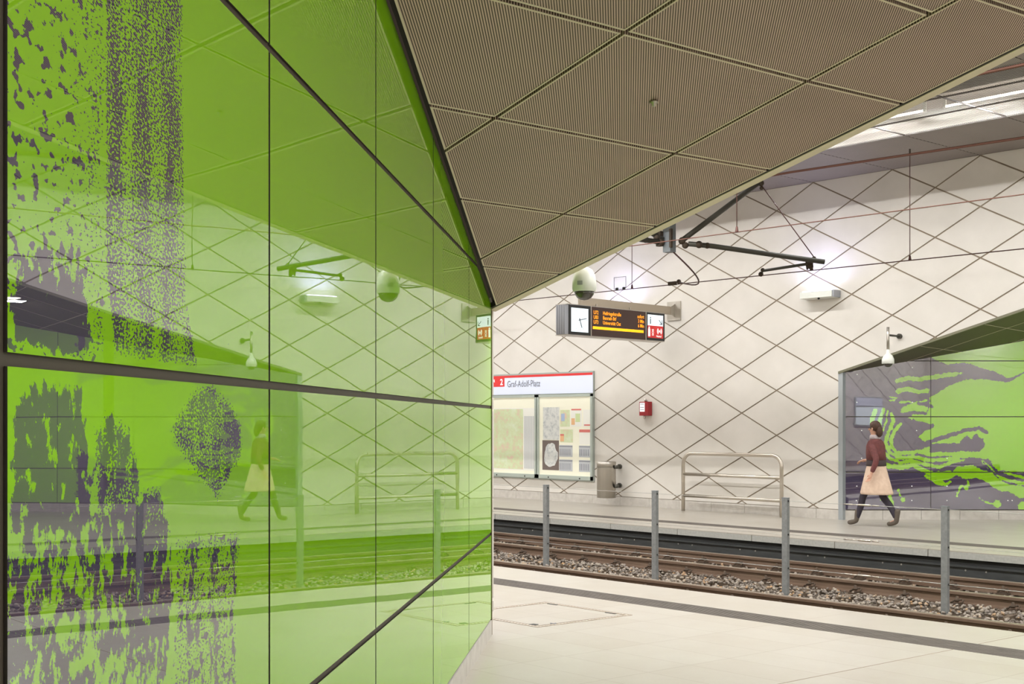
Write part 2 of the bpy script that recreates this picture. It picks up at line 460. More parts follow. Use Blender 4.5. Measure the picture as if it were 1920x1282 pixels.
ceil_root = thing('ceiling', (-4, 5, 3.5), kind='structure', label='sloping brown perforated panel ceiling of the entrance hall')
cells = []
for i in range(len(cols_f)-1):
    cells.append([grid_pt(cols_f[i], 0), grid_pt(cols_f[i+1], 0), (cols_f[i+1]+.155, 6.672), (cols_f[i]+.155, 6.672)])
for r in range(0, 8):
    for i in range(len(cols_b)-1):
        cells.append([grid_pt(cols_b[i], r+1), grid_pt(cols_b[i+1], r+1), grid_pt(cols_b[i+1], r), grid_pt(cols_b[i], r)])
for c in cells:
    p = c
    for fn in lim_fns:
        p = clip(p, fn)
        if len(p) < 3: break
    if len(p) < 3: continue
    p1 = cpoly(p, .012)
    if len(p1) < 3: continue
    mb = MB()
    mb.prism([(q[0], q[1], nceil(*q)) for q in p1], (0, 0, .03))
    o = obj('ceiling_panel', mb, M['slat'], ceil_root)
    p2 = cpoly(p, .022)
    if len(p2) >= 3 and len(p2) == len(p1):
        fr = MB(); n = len(p1)
        for i in range(n):
            j = (i+1) % n
            fr.prism([(p1[i][0], p1[i][1], nceil(*p1[i])-.003), (p1[j][0], p1[j][1], nceil(*p1[j])-.003), (p2[j][0], p2[j][1], nceil(*p2[j])-.003), (p2[i][0], p2[i][1], nceil(*p2[i])-.003)], (0, 0, .002))
        obj('panel_rim', fr, M['brass'], o)
bb = MB()
far_pts = [(TIP[0], 6.70), wl(QB-.1)+(), (XR+.1, pb[1]-.1), (XR+.1, 6.70)]
bb.prism([(q[0], q[1], nceil(*q)+.05) for q in far_pts], (0, 0, .05))
obj('ceiling_backing', bb, M['dark_gap'], ceil_root)
eb = MB(); eb.prism([(TIP[0]-.02, 6.655, nceil(TIP[0], 6.67)), (XR, 6.655, nceil(XR, 6.67)), (XR, 6.684, nceil(XR, 6.67)), (TIP[0]-.02, 6.684, nceil(TIP[0], 6.67))], (0, 0, .04)); obj('edge_shadow_gap', eb, M['dark_gap'], ceil_root)
# black line and cream edge strip along the open edge
et = MB(); et.prism([(TIP[0]-.03, 6.685, nceil(TIP[0], 6.69)-.005), (XR, 6.685, nceil(XR, 6.69)-.005), (XR, 6.755, nceil(XR, 6.69)-.012), (TIP[0]-.03, 6.755, nceil(TIP[0], 6.69)-.012)], (0, 0, .1))
obj('edge_strip', et, M['brass'], ceil_root)

# ---- hall ceiling
def hall_x(i, y): return (-11.63+1.537*i) - .1*(YW-y)
M['hallslat'] = slat_mat('hall_perforated', (168, 158, 150), (92, 84, 78), .02, (.995, .1), .55)
hc = MB()
bands = [(16.83, YW-.01), (6.75, 8.55), (13.0, 14.35), (11.05, 12.95)]
for y0, y1 in bands:
    for i in range(-14, 22):
        x0, x1 = hall_x(i, 0), hall_x(i+1, 0)
        P = [(hall_x(i, y0)+.008, y0), (hall_x(i+1, y0)-.008, y0), (hall_x(i+1, y1)-.008, y1), (hall_x(i, y1)+.008, y1)]
        hc.prism([(q[0], q[1], HZ) for q in P], (0, 0, .03))
struct('ceiling', hc, M['hallslat'], label='grey perforated panels of the hall ceiling')
# open slat grids in front of the lamp channels
for y0, y1, nm in ((14.37, 16.81, 'far'), (8.57, 11.03, 'near')):
    sg = MB(); x = XA
    while x < XB:
        sg.prism([(x+.1*(y0-YW), y0, HZ+.004), (x+.007+.1*(y0-YW), y0, HZ+.004), (x+.007+.1*(y1-YW), y1, HZ+.004), (x+.1*(y1-YW), y1, HZ+.004)], (0, 0, .003)); x += .03
    for y in (y0, y0+(y1-y0)*.34, y0+(y1-y0)*.67, y1): sg.box((XA, y-.012, HZ), (XB, y+.012, HZ+.02))
    for i in range(-14, 22):
        sg.prism([(hall_x(i, y0)-.006, y0, HZ), (hall_x(i, y0)+.006, y0, HZ), (hall_x(i, y1)+.006, y1, HZ), (hall_x(i, y1)-.006, y1, HZ)], (0, 0, .02))
    struct('ceiling', sg, M['hallceil'], label='open metal slat grid of the hall ceiling, %s side' % nm)
rf = MB()
for s in (1, -1):
    Y = lambda y: 12.69+s*(y-12.69)
    a0, a1 = sorted((Y(16.815), Y(16.83))); rf.box((XA, a0, HZ), (XB, a1, 6.5))
    a0, a1 = sorted((Y(15.72), Y(16.83))); rf.box((XA, a0, 6.36), (XB, a1, 6.40))
    a0, a1 = sorted((Y(15.70), Y(15.72))); rf.box((XA, a0, 6.24), (XB, a1, 6.5))
struct('trim_4', rf, M['reflector'], label='white reflector channels above the hall ceiling')
tp = MB(); tp.box((XA-.2, 6.4, 6.5), (XB+.2, 19.2, 6.6)); struct('ceiling', tp, mat('raw_ceiling', (110, 104, 98), .8), label='raw ceiling above the grids')
# fluorescent tubes
def make_tube(loc, lab):
    x, y, z = loc
    t = thing('fluorescent_tube', loc, lab, 'light', 'fluorescent tubes above the ceiling grid')
    b = MB(); b.tube([(x-.62, y, z), (x+.62, y, z)], .018, 8); obj('tube', b, M['tubeglow'], t)
    for s in (-1, 1):
        b = MB(); b.box((x+s*.62-.02, y-.02, z-.02), (x+s*.62+.02, y+.02, z+.16)); obj('holder', b, M['white'], t)
    return t
t0 = None
for ty in TUBE_ROWS:
    far = ty > 12
    grp = 'tubes over the %s side' % ('far' if far else 'near')
    for k, tx in enumerate(TUBE_X):
        lab = 'lit white fluorescent tube in the row outside the picture, %s side' % ('far' if far else 'near')
        if far and k == 14: lab = 'lit white fluorescent tube above the slats, partly cut by the brown ceiling edge'
        if far and k == 15: lab = 'lit white fluorescent tube above the slats at the right picture edge'
        if t0 is None: t0 = make_tube((tx, ty, 6.2), lab); t0['group'] = grp
        else: dup(t0, (tx, ty, 6.2), lab, grp)

# ------------------------------------------------------------------ glass walls
GREEN = (143, 205, 28); PURP = (78, 70, 94)
def glass_mat(name, art, scale_p, axis_u):
    m = bpy.data.materials.new(name); m.use_nodes = True; g = G(m); nt = m.node_tree; nt.nodes.remove(g.b)
    out = [n for n in nt.nodes if n.type == 'OUTPUT_MATERIAL'][0]
    tc = g.n('ShaderNodeTexCoord'); sp = g.n('ShaderNodeSeparateXYZ'); g.put(sp.inputs[0], tc.outputs['Object'])
    u = g.m('ADD', g.m('MULTIPLY', sp.outputs[0], axis_u[0]), g.m('MULTIPLY', sp.outputs[1], axis_u[1]))
    vv = g.comb(u, sp.outputs[2], 0.0)
    green = lin(GREEN)
    if art:
        at = g.n('ShaderNodeAttribute', attribute_name='print'); sc = g.n('ShaderNodeSeparateColor'); g.put(sc.inputs[0], at.outputs['Color'])
        def thr(nz, dens, lo=.22, hi=.78, soft=.03):
            # more print where the density is higher
            t = g.m('ADD', lo, g.m('MULTIPLY', dens, hi-lo))
            mr = g.n('ShaderNodeMapRange', interpolation_type='SMOOTHSTEP'); g.put(mr.inputs[0], g.m('SUBTRACT', t, nz)); mr.inputs[1].default_value = -soft*.4; mr.inputs[2].default_value = soft*.4
            return mr.outputs[0]
        if art == 'near':
            n1 = g.noise(vv, 34.0, 2.5, .55, (.85, 1.1, 1)); n2 = g.noise(vv, 130.0, 1.5, .5, (.75, 1.15, 1)); n3 = g.noise(vv, 24.0, 7.0, .68, (1.2, .7, 1))
            n4 = g.noise(vv, 9.0, 3.0, .5, (2.2, .7, 1))
            m1 = thr(n1, sc.outputs[0]); m2 = thr(g.m('ADD', g.m('MULTIPLY', n2, .72), g.m('MULTIPLY', n4, .28)), sc.outputs[1]); m3 = thr(n3, sc.outputs[2])
            mask = g.m('MAXIMUM', m1, g.m('MAXIMUM', m2, m3))
        else:
            n1 = g.noise(vv, 12.0, 8.0, .66); mask = thr(n1, sc.outputs[2], .15, .85)
        base = g.mix(mask, green, lin(PURP))
    else:
        base = g.mix(0.0, green, green)
    df = g.n('ShaderNodeBsdfDiffuse'); g.put(df.inputs[0], base)
    gs = g.n('ShaderNodeBsdfGlossy'); gs.inputs['Roughness'].default_value = 0.0; gs.inputs['Color'].default_value = (1, 1, 1, 1)
    # panes are never quite flat: a long faint wave
    nz = g.noise(vv, 3.6, 1.5, .5, (.3, 1, 1)); nz2 = g.noise(vv, 14.0, 1.0, .5, (.3, .6, 1))
    h = g.m('ADD', nz, g.m('MULTIPLY', nz2, .05))
    bp = g.n('ShaderNodeBump'); bp.inputs['Strength'].default_value = 1.0; bp.inputs['Distance'].default_value = .00032; g.put(bp.inputs['Height'], h)
    g.put(gs.inputs['Normal'], bp.outputs[0])
    fr = g.n('ShaderNodeFresnel'); fr.inputs[0].default_value = 2.6
    mx = g.n('ShaderNodeMixShader'); g.put(mx.inputs[0], fr.outputs[0]); g.put(mx.inputs[1], df.outputs[0]); g.put(mx.inputs[2], gs.outputs[0])
    g.put(out.inputs[0], mx.outputs[0])
    return m
M['glass_near'] = glass_mat('green_glass_printed', 'near', 1, WD)
M['glass_plain'] = glass_mat('green_glass_plain', None, 1, WD)
M['glass_far'] = glass_mat('green_glass_far', 'far', 1, GD)

def sdf(poly, U, V):
    """signed distance, positive inside"""
    P = np.array(poly, float); n = len(P); d = np.full(U.shape, 1e9); ins = np.zeros(U.shape, bool)
    for i in range(n):
        a = P[i]; b = P[(i+1) % n]; e = b-a; L = (e**2).sum()+1e-12
        t = np.clip(((U-a[0])*e[0]+(V-a[1])*e[1])/L, 0, 1); d = np.minimum(d, np.hypot(U-a[0]-t*e[0], V-a[1]-t*e[1]))
        c = ((a[1] > V) != (b[1] > V)) & (U < (b[0]-a[0])*(V-a[1])/(b[1]-a[1]+1e-12)+a[0]); ins ^= c
    return np.where(ins, d, -d)
def pline(pts, U, V):
    P = np.array(pts, float); d = np.full(U.shape, 1e9)
    for i in range(len(P)-1):
        a = P[i]; b = P[i+1]; e = b-a; L = (e**2).sum()+1e-12
        t = np.clip(((U-a[0])*e[0]+(V-a[1])*e[1])/L, 0, 1); d = np.minimum(d, np.hypot(U-a[0]-t*e[0], V-a[1]-t*e[1]))
    return d
def soft(d, w): return np.clip(.5+d/(2*w), 0, 1)

# prints of the near glass: q along the wall, z height, in metres
PR = dict(
 blob=[(1.6, .1), (2.52, 1.9), (2.533, 2.006), (2.53, 2.9), (2.53, 4.2), (1.4, 4.2), (1.2, 2.2)],
 strip=[(2.500, 4.4), (2.955, 4.4), (2.962, 2.457), (2.98, 2.052), (3.062, 1.883), (2.559, 1.887), (2.515, 2.05)],
 P1=[(2.129, 2.041), (2.202, 2.076), (2.328, 2.101), (2.401, 2.098), (2.415, 2.037), (2.434, 1.997), (2.442, 1.954), (2.432, 1.894), (2.35, 1.877), (2.202, 1.885), (2.144, 1.891), (2.122, 1.965)],
 A=[(2.126, 1.739), (2.163, 1.804), (2.232, 1.824), (2.396, 1.825), (2.425, 1.759), (2.449, 1.683), (2.459, 1.574), (2.432, 1.511), (2.111, 1.542)],
 B=[(2.459, 1.737), (2.533, 1.771), (2.628, 1.748), (2.692, 1.676), (2.703, 1.544), (2.494, 1.505), (2.459, 1.574)],
 C=[(2.868, 1.735), (2.909, 1.763), (3.035, 1.839), (3.173, 1.852), (3.302, 1.806), (3.407, 1.747), (3.403, 1.642), (3.302, 1.586), (3.206, 1.527), (3.113, 1.575), (2.98, 1.642), (2.892, 1.696)],
 D=[(2.104, 1.552), (2.686, 1.593), (2.809, 1.573), (2.875, 1.48), (2.909, 1.348), (2.809, 1.0), (2.809, .1), (1.6, .1), (1.9, 1.2)],
 E=[(2.909, 1.477), (3.417, 1.444), (3.347, 1.198), (3.384, 1.009), (3.3, .1), (2.82, .1), (2.875, 1.12)],
 F=[(2.7, 1.604), (2.809, 1.592), (2.882, 1.479), (2.809, 1.411), (2.692, 1.497)])
def near_print(q, z):
    r = np.zeros(q.shape); g_ = np.zeros(q.shape); b = np.zeros(q.shape)
    up = z > 1.86
    bl = soft(sdf(PR['blob'], q, z), .05)*up
    size = np.clip((2.5-q)/.45, 0, 1)
    r = np.maximum(r, bl*(.31+.08*size)*np.where(q < 2.45, 1, .9)); g_ = np.maximum(g_, bl*(1-size)*.40)
    s1 = soft(sdf(PR['strip'], q, z), .012)
    g_ = np.maximum(g_, s1*(.50+.05*np.sin(q*40)))
    b = np.maximum(b, soft(sdf(PR['P1'], q, z), .02)*(.56+.3*np.clip((2.03-z)/.1, 0, 1)))
    lo = z < 1.835
    b = np.maximum(b, soft(sdf(PR['A'], q, z), .025)*lo*.64)
    b = np.maximum(b, soft(sdf(PR['B'], q, z), .02)*lo*.5); g_ = np.maximum(g_, soft(sdf(PR['B'], q, z), .03)*lo*.5)
    g_ = np.maximum(g_, soft(sdf(PR['C'], q, z), .025)*(.54+.14*soft(.06-np.hypot((q-3.33)/1.2, z-1.70), .05)))
    fade = np.clip((z-.2)/1.2, .25, 1)
    dd = soft(sdf(PR['D'], q, z), .03)*lo
    b = np.maximum(b, dd*(.52+.06*np.sin(q*9+z*6))*np.where(z > 1.2, 1.05, .95))
    b = np.maximum(b, soft(sdf(PR['F'], q, z), .02)*.5); g_ = np.maximum(g_, soft(sdf(PR['F'], q, z), .02)*.55)
    ee = soft(sdf(PR['E'], q, z), .03)*lo
    r = np.maximum(r, ee*.36); b = np.maximum(b, ee*(.38+.12*np.sin(q*38))); g_ = np.maximum(g_, ee*.38)
    back = (q < 2.1)
    b = np.where(back & (z < 2.1), np.maximum(b, .45), b)
    return r, g_, b

TOPZ = lambda q: nceil(*wl(q)) - .0
M['pane_edge'] = mat('pane_edge', (52, 46, 40), .6)
def glass_panel(q0, q1, z0, z1, parent, slope_top, where, mtl, topf, printed=None, step=.012, thick=.007):
    """one pane, its face at 'where(u, out)'; the top follows topf(u)"""
    if printed is not None:
        nu = max(2, int((q1-q0)/step)); nv = max(2, int((z1-z0)/step))
    else: nu, nv = 6, 1
    us = np.linspace(q0, q1, nu+1)
    vs = []; 
    for u in us:
        zt = min(z1, topf(u)) if slope_top else z1
        zt = max(zt, z0+.001)
        x, y = where(u, 0.0)
        for j in range(nv+1): vs.append((x, y, z0+(zt-z0)*j/nv))
    fs = [(i*(nv+1)+j, (i+1)*(nv+1)+j, (i+1)*(nv+1)+j+1, i*(nv+1)+j+1) for i in range(nu) for j in range(nv)]
    mb = MB(); mb.add(vs, fs)
    # edges and back
    mb.cur = 1
    n0 = len(mb.v)
    x0, y0 = where(q0, -thick); x1, y1 = where(q1, -thick)
    za = min(z1, topf(q0)) if slope_top else z1; zb = min(z1, topf(q1)) if slope_top else z1
    za = max(za, z0+.001); zb = max(zb, z0+.001)
    mb.add([(x0, y0, z0), (x1, y1, z0), (x1, y1, zb), (x0, y0, za)], [(0, 3, 2, 1)])
    c = [0, nu*(nv+1), nu*(nv+1)+nv, nv]
    for a, b_, p, q in ((0, 1, 0, 1), (1, 2, 1, 2), (2, 3, 2, 3), (3, 0, 3, 0)):
        mb.f.append([c[a], n0+a, n0+b_, c[b_]]); mb.sm.append(False); mb.mi.append(1)
    o = obj('glass_panel', mb, [mtl, M['pane_edge']], parent, fix=False)
    if printed is not None:
        at = o.data.color_attributes.new('print', 'FLOAT_COLOR', 'POINT')
        arr = np.array(vs); 
        U = np.repeat(us, nv+1); Z = arr[:, 2]
        r, g_, b = printed(U, Z)
        colr = np.zeros((len(o.data.vertices), 4)); colr[:len(U), 0] = r; colr[:len(U), 1] = g_; colr[:len(U), 2] = b; colr[:, 3] = 1
        at.data.foreach_set('color', colr.ravel())
    return o

wall_left = thing('wall_left', wl(QT)+(0,), kind='structure', label='green mirror glass wall with dark peeling print')
ORG[wall_left.name] = 1
seams = [QT-.002, 8.376, 6.815, 5.244, 3.673, 2.102, .531, -1.04, -2.61, -4.18, QB]
rows = [(.139, .832), (.832, 1.858), (1.858, 2.8885), (2.8885, 3.919), (3.919, 4.95), (4.95, 5.98)]
for i in range(len(seams)-1):
    q1, q0 = seams[i], seams[i+1]
    for z0, z1 in rows:
        top = lambda u: TOPZ(u)+.035
        if max(top(q0), top(q1)) <= z0+.05: continue
        jw = .006 if i else .005; hw = .0125
        side = .006 if abs(q0-2.102) > .01 and abs(q1-2.102) > .01 else .010
        a, b_ = q0+(.013 if abs(q0-2.102) < .01 else .008), q1-((.013 if abs(q1-2.102) < .01 else .008) if i else .001)
        # a pane whose upper line meets the sloping ceiling is cut where it ends
        if top(b_) < z0+.01:
            lo_, hi_ = a, b_
            for _ in range(40):
                mid = (lo_+hi_)/2
                if top(mid) > z0+.01: lo_ = mid
                else: hi_ = mid
            b_ = lo_
        art = i in (4, 5) 
        glass_panel(a, b_, z0+(hw if z0 > .2 else .002), z1-hw, wall_left, True, wl, M['glass_near'] if art else M['glass_plain'], top, near_print if art else None)
bk = MB()
pts = [wl(QB, -.008)+(0,), wl(QT, -.008)+(0,), wl(QT, -.008)+(TOPZ(QT)+.04,), wl(QB, -.008)+(TOPZ(QB)+.04,)]
bk.prism(pts, (-WN[0]*.1, -WN[1]*.1, 0))
obj('joint_backing', bk, M['black_joint'], wall_left)
ss = MB(); q = QT
while q > QB:
    q2 = max(QB, q-.785); ss.prism([wl(q2+.003, -.02)+(0,), wl(q-.003, -.02)+(0,), wl(q-.003, .004)+(0,), wl(q2+.003, .004)+(0,)], (0, 0, .128)); q = q2
sk_l = obj('stone_skirting', ss, M['skirting'], wall_left)
tipb = MB()    # closes the end of the wall at the tip
tipb.prism([wl(QT, .004)+(0,), wl(QT, -.14)+(0,), (-7.25, 6.735, 0), (TIP[0]-.06, 6.735, 0)], (0, 0, nceil(*TIP)))
obj('end_profile', tipb, M['bracket_rust'], wall_left)

# far glass wall
def gpt(cx, cy): return ((cx/4.0056+1560-1581)*.009433, 1.75-(660+cy/4.0056-788.28)*.009433)
def G_(l): return [gpt(*p) for p in l]
right_green = G_([(728, 340), (800, 300), (870, 250), (1000, 205), (1150, 205), (1320, 225), (1500, 120), (1900, 200), (2200, 420), (2000, 700), (1700, 900), (1442, 905), (1330, 900), (1230, 880), (1180, 820), (1100, 795), (960, 790), (830, 770), (740, 765), (560, 760), (480, 745), (620, 735), (700, 720), (735, 700), (640, 640), (690, 590), (745, 575), (750, 545), (560, 495), (600, 470), (705, 465), (730, 400)])
top_green = G_([(740, 45), (870, 97), (960, 77), (1050, 92), (1150, 130), (1210, 145), (1320, 195), (1442, 150), (1900, 60), (1900, -300), (700, -300)])
low_green = G_([(690, 905), (860, 902), (900, 900), (930, 860), (1050, 850), (1120, 885), (1200, 905), (1442, 1000), (1500, 1080), (1400, 1098), (1330, 1050), (1240, 1040), (1170, 985), (1090, 945), (1000, 955), (930, 925), (860, 960), (800, 970), (740, 940)])
strokes = [  # green lines: points and half width (crop pixels)
 ([(318, 440), (295, 500), (298, 570), (322, 640), (330, 740), (360, 820), (420, 855), (520, 865), (600, 845), (680, 885), (760, 915), (880, 905)], 17),
 ([(382, 430), (355, 500), (350, 580), (335, 660), (365, 735), (430, 795), (510, 830), (590, 815), (700, 845), (800, 862), (900, 825), (990, 800)], 13),
 ([(412, 440), (400, 520), (378, 590)], 6),
 ([(442, 462), (455, 520), (420, 600), (392, 680), (425, 750), (500, 795), (600, 785), (720, 812), (850, 805), (1000, 783)], 14),
 ([(505, 540), (465, 590), (438, 650), (440, 710), (480, 755), (560, 762), (640, 745), (720, 770), (830, 770), (960, 760)], 13),
 ([(1120, 815), (1180, 870), (1240, 940), (1330, 965), (1442, 985), (1700, 960)], 11),
 ([(1170, 800), (1230, 880), (1330, 915), (1442, 945), (1700, 900)], 10),
 ([(480, 215), (560, 195), (650, 205), (740, 190), (860, 172), (960, 165)], 17),
 ([(490, 295), (560, 275), (640, 300), (705, 292)], 18),
 ([(500, 378), (560, 372), (620, 385), (705, 362)], 7),
 ([(535, 435), (600, 412), (690, 425)], 26),
 ([(430, 335), (480, 345)], 5), ([(425, 365), (470, 358)], 4),
 ([(490, 1035), (505, 1070), (525, 1095)], 6), ([(1100, 1095), (1150, 1125), (1210, 1140)], 5), ([(430, 1085), (447, 1120), (445, 1160)], 12), ([(355, 1080), (360, 1110)], 6),
 ([(800, 950), (840, 1000), (880, 975)], 9), ([(930, 1080), (960, 1010), (1020, 1000), (1010, 950)], 8), ([(700, 930), (800, 990)], 12)]
drops = [(527, 1108, 18), (1235, 1140, 30), (1425, 1160, 35), (815, 980, 22), (1000, 1020, 16)]
hook = G_([(728, 690), (800, 683), (950, 685), (985, 640), (1010, 628), (1040, 655), (1080, 605), (1100, 640), (1130, 650), (1143, 700), (1100, 748), (960, 745), (850, 752), (728, 752)])
pstroke = [([(660, 700), (740, 670), (830, 640), (930, 610), (1000, 585), (1100, 570), (1150, 600)], 15), ([(560, 545), (650, 545), (745, 555)], 17), ([(540, 460), (600, 448), (690, 462)], 7),
           ([(730, 235), (860, 235), (950, 180), (1060, 180), (1200, 180), (1310, 212)], 16), ([(600, 320), (700, 320)], 10), ([(640, 385), (745, 408)], 10),
           ([(1130, 830), (1200, 900), (1250, 955), (1330, 985), (1442, 1005), (1700, 990)], 6), ([(1160, 808), (1210, 875), (1320, 935), (1442, 965), (1700, 930)], 6), ([(960, 800), (1100, 798), (1180, 822), (1225, 888), (1330, 900), (1442, 928)], 5)]
K = .009433/4.0056
rngp = random.Random(3)
extra = [([( (2100+i*520+rngp.uniform(-80, 80)), rngp.uniform(-100, 1200)) for _ in range(6)], rngp.uniform(20, 60)) for i in range(9)]
def far_print(u, z):
    d = sdf(right_green, u, z)
    d = np.maximum(d, sdf(top_green, u, z)); d = np.maximum(d, sdf(low_green, u, z))
    for p, w in strokes+extra: d = np.maximum(d, w*K-pline(G_(p), u, z))
    for x, y, r_ in drops:
        c = gpt(x, y); d = np.maximum(d, r_*K-np.hypot(u-c[0], z-c[1]))
    pd = sdf(hook, u, z)
    for p, w in pstroke: pd = np.maximum(pd, w*K-pline(G_(p), u, z))
    d = np.minimum(d, -pd)
    far_u = np.clip((u-4.4)/.5, 0, 1)      # beyond the swirl the panels turn green with few marks
    d = np.where(far_u > 0, np.maximum(d, .05*far_u), d)
    b = 1-soft(d, .034)
    return b*0, b*0, b
wall_alcove = thing('wall_alcove', GA+(0,), kind='structure', label='green and purple glass wall of the far entrance hall')
us = [.0, 1.533, 3.28] + [3.28+1.56*i for i in range(1, 9)]
rows_f = [(.172, .838), (.838, 1.818), (1.818, 2.805), (2.805, 3.8), (3.8, 4.8), (4.8, 5.8)]
for i in range(len(us)-1):
    for z0, z1 in rows_f:
        top = lambda u: fceil(*gl(u))-.0
        a, b_ = us[i]+.005, us[i+1]-.005
        if top(b_) <= z0+.03: continue
        if top(a) < z0+.01:
            lo_, hi_ = a, b_
            for _ in range(40):
                mid = (lo_+hi_)/2
                if top(mid) > z0+.01: hi_ = mid
                else: lo_ = mid
            a = hi_
        glass_panel(a, b_, z0+.008, z1-.008, wall_alcove, True, gl, M['glass_far'] if i < 7 else M['glass_plain'], top, far_print if i < 7 else None, step=.014 if i < 3 else .05)
bk = MB(); bk.prism([gl(0, -.008)+(0,), gl(us[-1]+1, -.008)+(0,), gl(us[-1]+1, -.008)+(5.9,), gl(0, -.008)+(fceil(*gl(0))+.05,)], (-GN[0]*.1, -GN[1]*.1, 0))
obj('joint_backing', bk, M['black_joint'], wall_alcove)
sb = MB(); u = 0.0
while u < us[-1]: sb.prism([gl(u+.003, -.02)+(0,), gl(u+.68, -.02)+(0,), gl(u+.68, .006)+(0,), gl(u+.003, .006)+(0,)], (0, 0, .162)); u += .683
obj('stone_skirting', sb, M['skirting'], wall_alcove)
rv = MB()
for px, py in [(1605.5, 702), (1605, 754), (1614, 807), (1614, 859), (1605, 911), (1604, 938), (1709, 689), (1709, 754), (1717, 807), (1708, 911), (1708, 938), (1774, 859), (1774, 911), (1774, 938), (1888, 938), (1896, 938)]:
    u_ = (px-1581)*.009433; z_ = 1.75-(py-788.28)*.009433; x, y = gl(u_, .001)
    c = Vector((x, y, z_)); rr = .0095
    rv.add([c+Vector((GD[0], GD[1], 0))*rr*math.cos(2*PI*k/8)+Vector((0, 0, 1))*rr*math.sin(2*PI*k/8)+Vector((GN[0], GN[1], 0))*.001 for k in range(8)], [list(range(8))])
obj('fixing_dots', rv, M['whiteprint'], wall_alcove)
# metal edge of the opening, soffit
jb = MB(); jb.box((-11.118, YW-.012, .0), (-11.03, YW+.1, 2.60)); struct('trim_5', jb, mat('zinc_profile', (170, 176, 180), .4, .6), label='pale metal profile at the left edge of the far opening')
sf = MB(); FP = [(-11.112, YW-.005), gl(us[-1]+.8, .0), (XFR+.1, YFB), (XFR+.1, YW-.005)]
sf.prism([(q[0], q[1], fceil(*q)) for q in FP], (0, 0, .04))
struct('ceiling', sf, slat_mat('dark_perforated_soffit', (108, 100, 74), (50, 46, 32), .0125, (SN, -CN)), label='dark sloping soffit of the far entrance hall')
sj = MB()
for i in range(9):
    x = -9.6+1.1*i; y1 = min(YFB, YW+(x+11.1)*1.02)
    sj.prism([(x, YW+.02, fceil(x, YW)-.004), (x+.016, YW+.02, fceil(x, YW)-.004), (x+.016, y1, fceil(x, y1)-.004), (x, y1, fceil(x, y1)-.004)], (0, 0, .003))
for j in range(6):
    y = YW+.85+1.32*j; x0 = -11.05+(y-18.975)/CN*SN+.02
    sj.prism([(x0, y, fceil(x0, y)-.004), (XFR, y, fceil(XFR, y)-.004), (XFR, y+.016, fceil(XFR, y)-.004), (x0, y+.016, fceil(x0, y)-.004)], (0, 0, .003))
struct('trim_6', sj, M['brass'], label='pale joint lines of the far soffit')
es = MB(); es.prism([(-11.112, YW-.03, fceil(-11.112, YW)-.006), (XFR, YW-.03, fceil(XFR, YW)-.006), (XFR, YW+.016, fceil(XFR, YW)-.006), (-11.112, YW+.016, fceil(-11.112, YW)-.006)], (0, 0, .04))
struct('trim_7', es, M['olive'], label='metal edge strip above the far opening')

# recessed lamps in both entrance halls
def recessed(x, y, fn, lab, grp, w=.32, pw=DOWN_W):
    z = fn(x, y)-.012
    t = thing('recessed_lamp', (x, y, z), lab, 'light', grp)
    b = MB(); b.box((x-w/2-.02, y-w/2-.02, z), (x+w/2+.02, y+w/2+.02, z+.03)); obj('frame', b, M['white'], t)
    b = MB(); b.box((x-w/2, y-w/2, z-.006), (x+w/2, y+w/2, z+.001)); obj('diffuser', b, M['lampglow'], t)
    area('lamp_light', (x, y, z-.05), (w, w), pw)
for x, y in ((.6, 2.2), (2.6, 4.6), (-.2, -1.2), (2.6, -.4), (2.4, -3.6), (4.4, 2.0)):
    recessed(x, y, nceil, 'square white lamp in the brown ceiling of the near entrance hall, out of the picture', 'lamps of the near entrance hall')
for x, y in ((-6.39, 20.2), (-3.6, 20.2), (-.8, 20.2), (-3.6, 23.6), (-.8, 24.5), (-1.0, 28.0)):
    recessed(x, y, fceil, 'square white lamp in the soffit of the far entrance hall', 'lamps of the far entrance hall')

# ------------------------------------------------------------------ track
bed = MB(); bed.box((XA, YN-.02, -.95), (XB, YF+.06, -.47)); tag(obj('floor', bed, M['gravel']), 'gravel bed between the platforms', kind='structure')
GAUGE = [10.55, 11.80, 13.58, 14.83]
RT = -.255
def rail(y, lab):
    prof = [(-.07, -.15), (.07, -.15), (.07, -.138), (.012, -.115), (.009, -.045), (.036, -.035), (.036, -.006), (.03, 0), (-.03, 0), (-.036, -.006), (-.036, -.035), (-.009, -.045), (-.012, -.115), (-.07, -.138)]
    mb = MB(); mb.prism([(XI, y+a, RT+b) for a, b in prof], (XJ-XI, 0, 0))
    root = obj('rail', mb, M['rail']); tag(root, lab, 'rail')
    hd = MB(); hd.box((XI, y-.03, RT), (XJ, y+.03, RT+.0015)); obj('running_surface', hd, M['railhead'], root)
rail(GAUGE[0], 'rusty rail nearest the camera, hidden under the near platform edge')
rail(GAUGE[1], 'rusty brown rail just beyond the near platform edge, in front of the posts')
rail(GAUGE[2], 'rusty brown rail just behind the row of grey posts')
rail(GAUGE[3], 'rusty brown rail closest to the dark wall of the far platform')
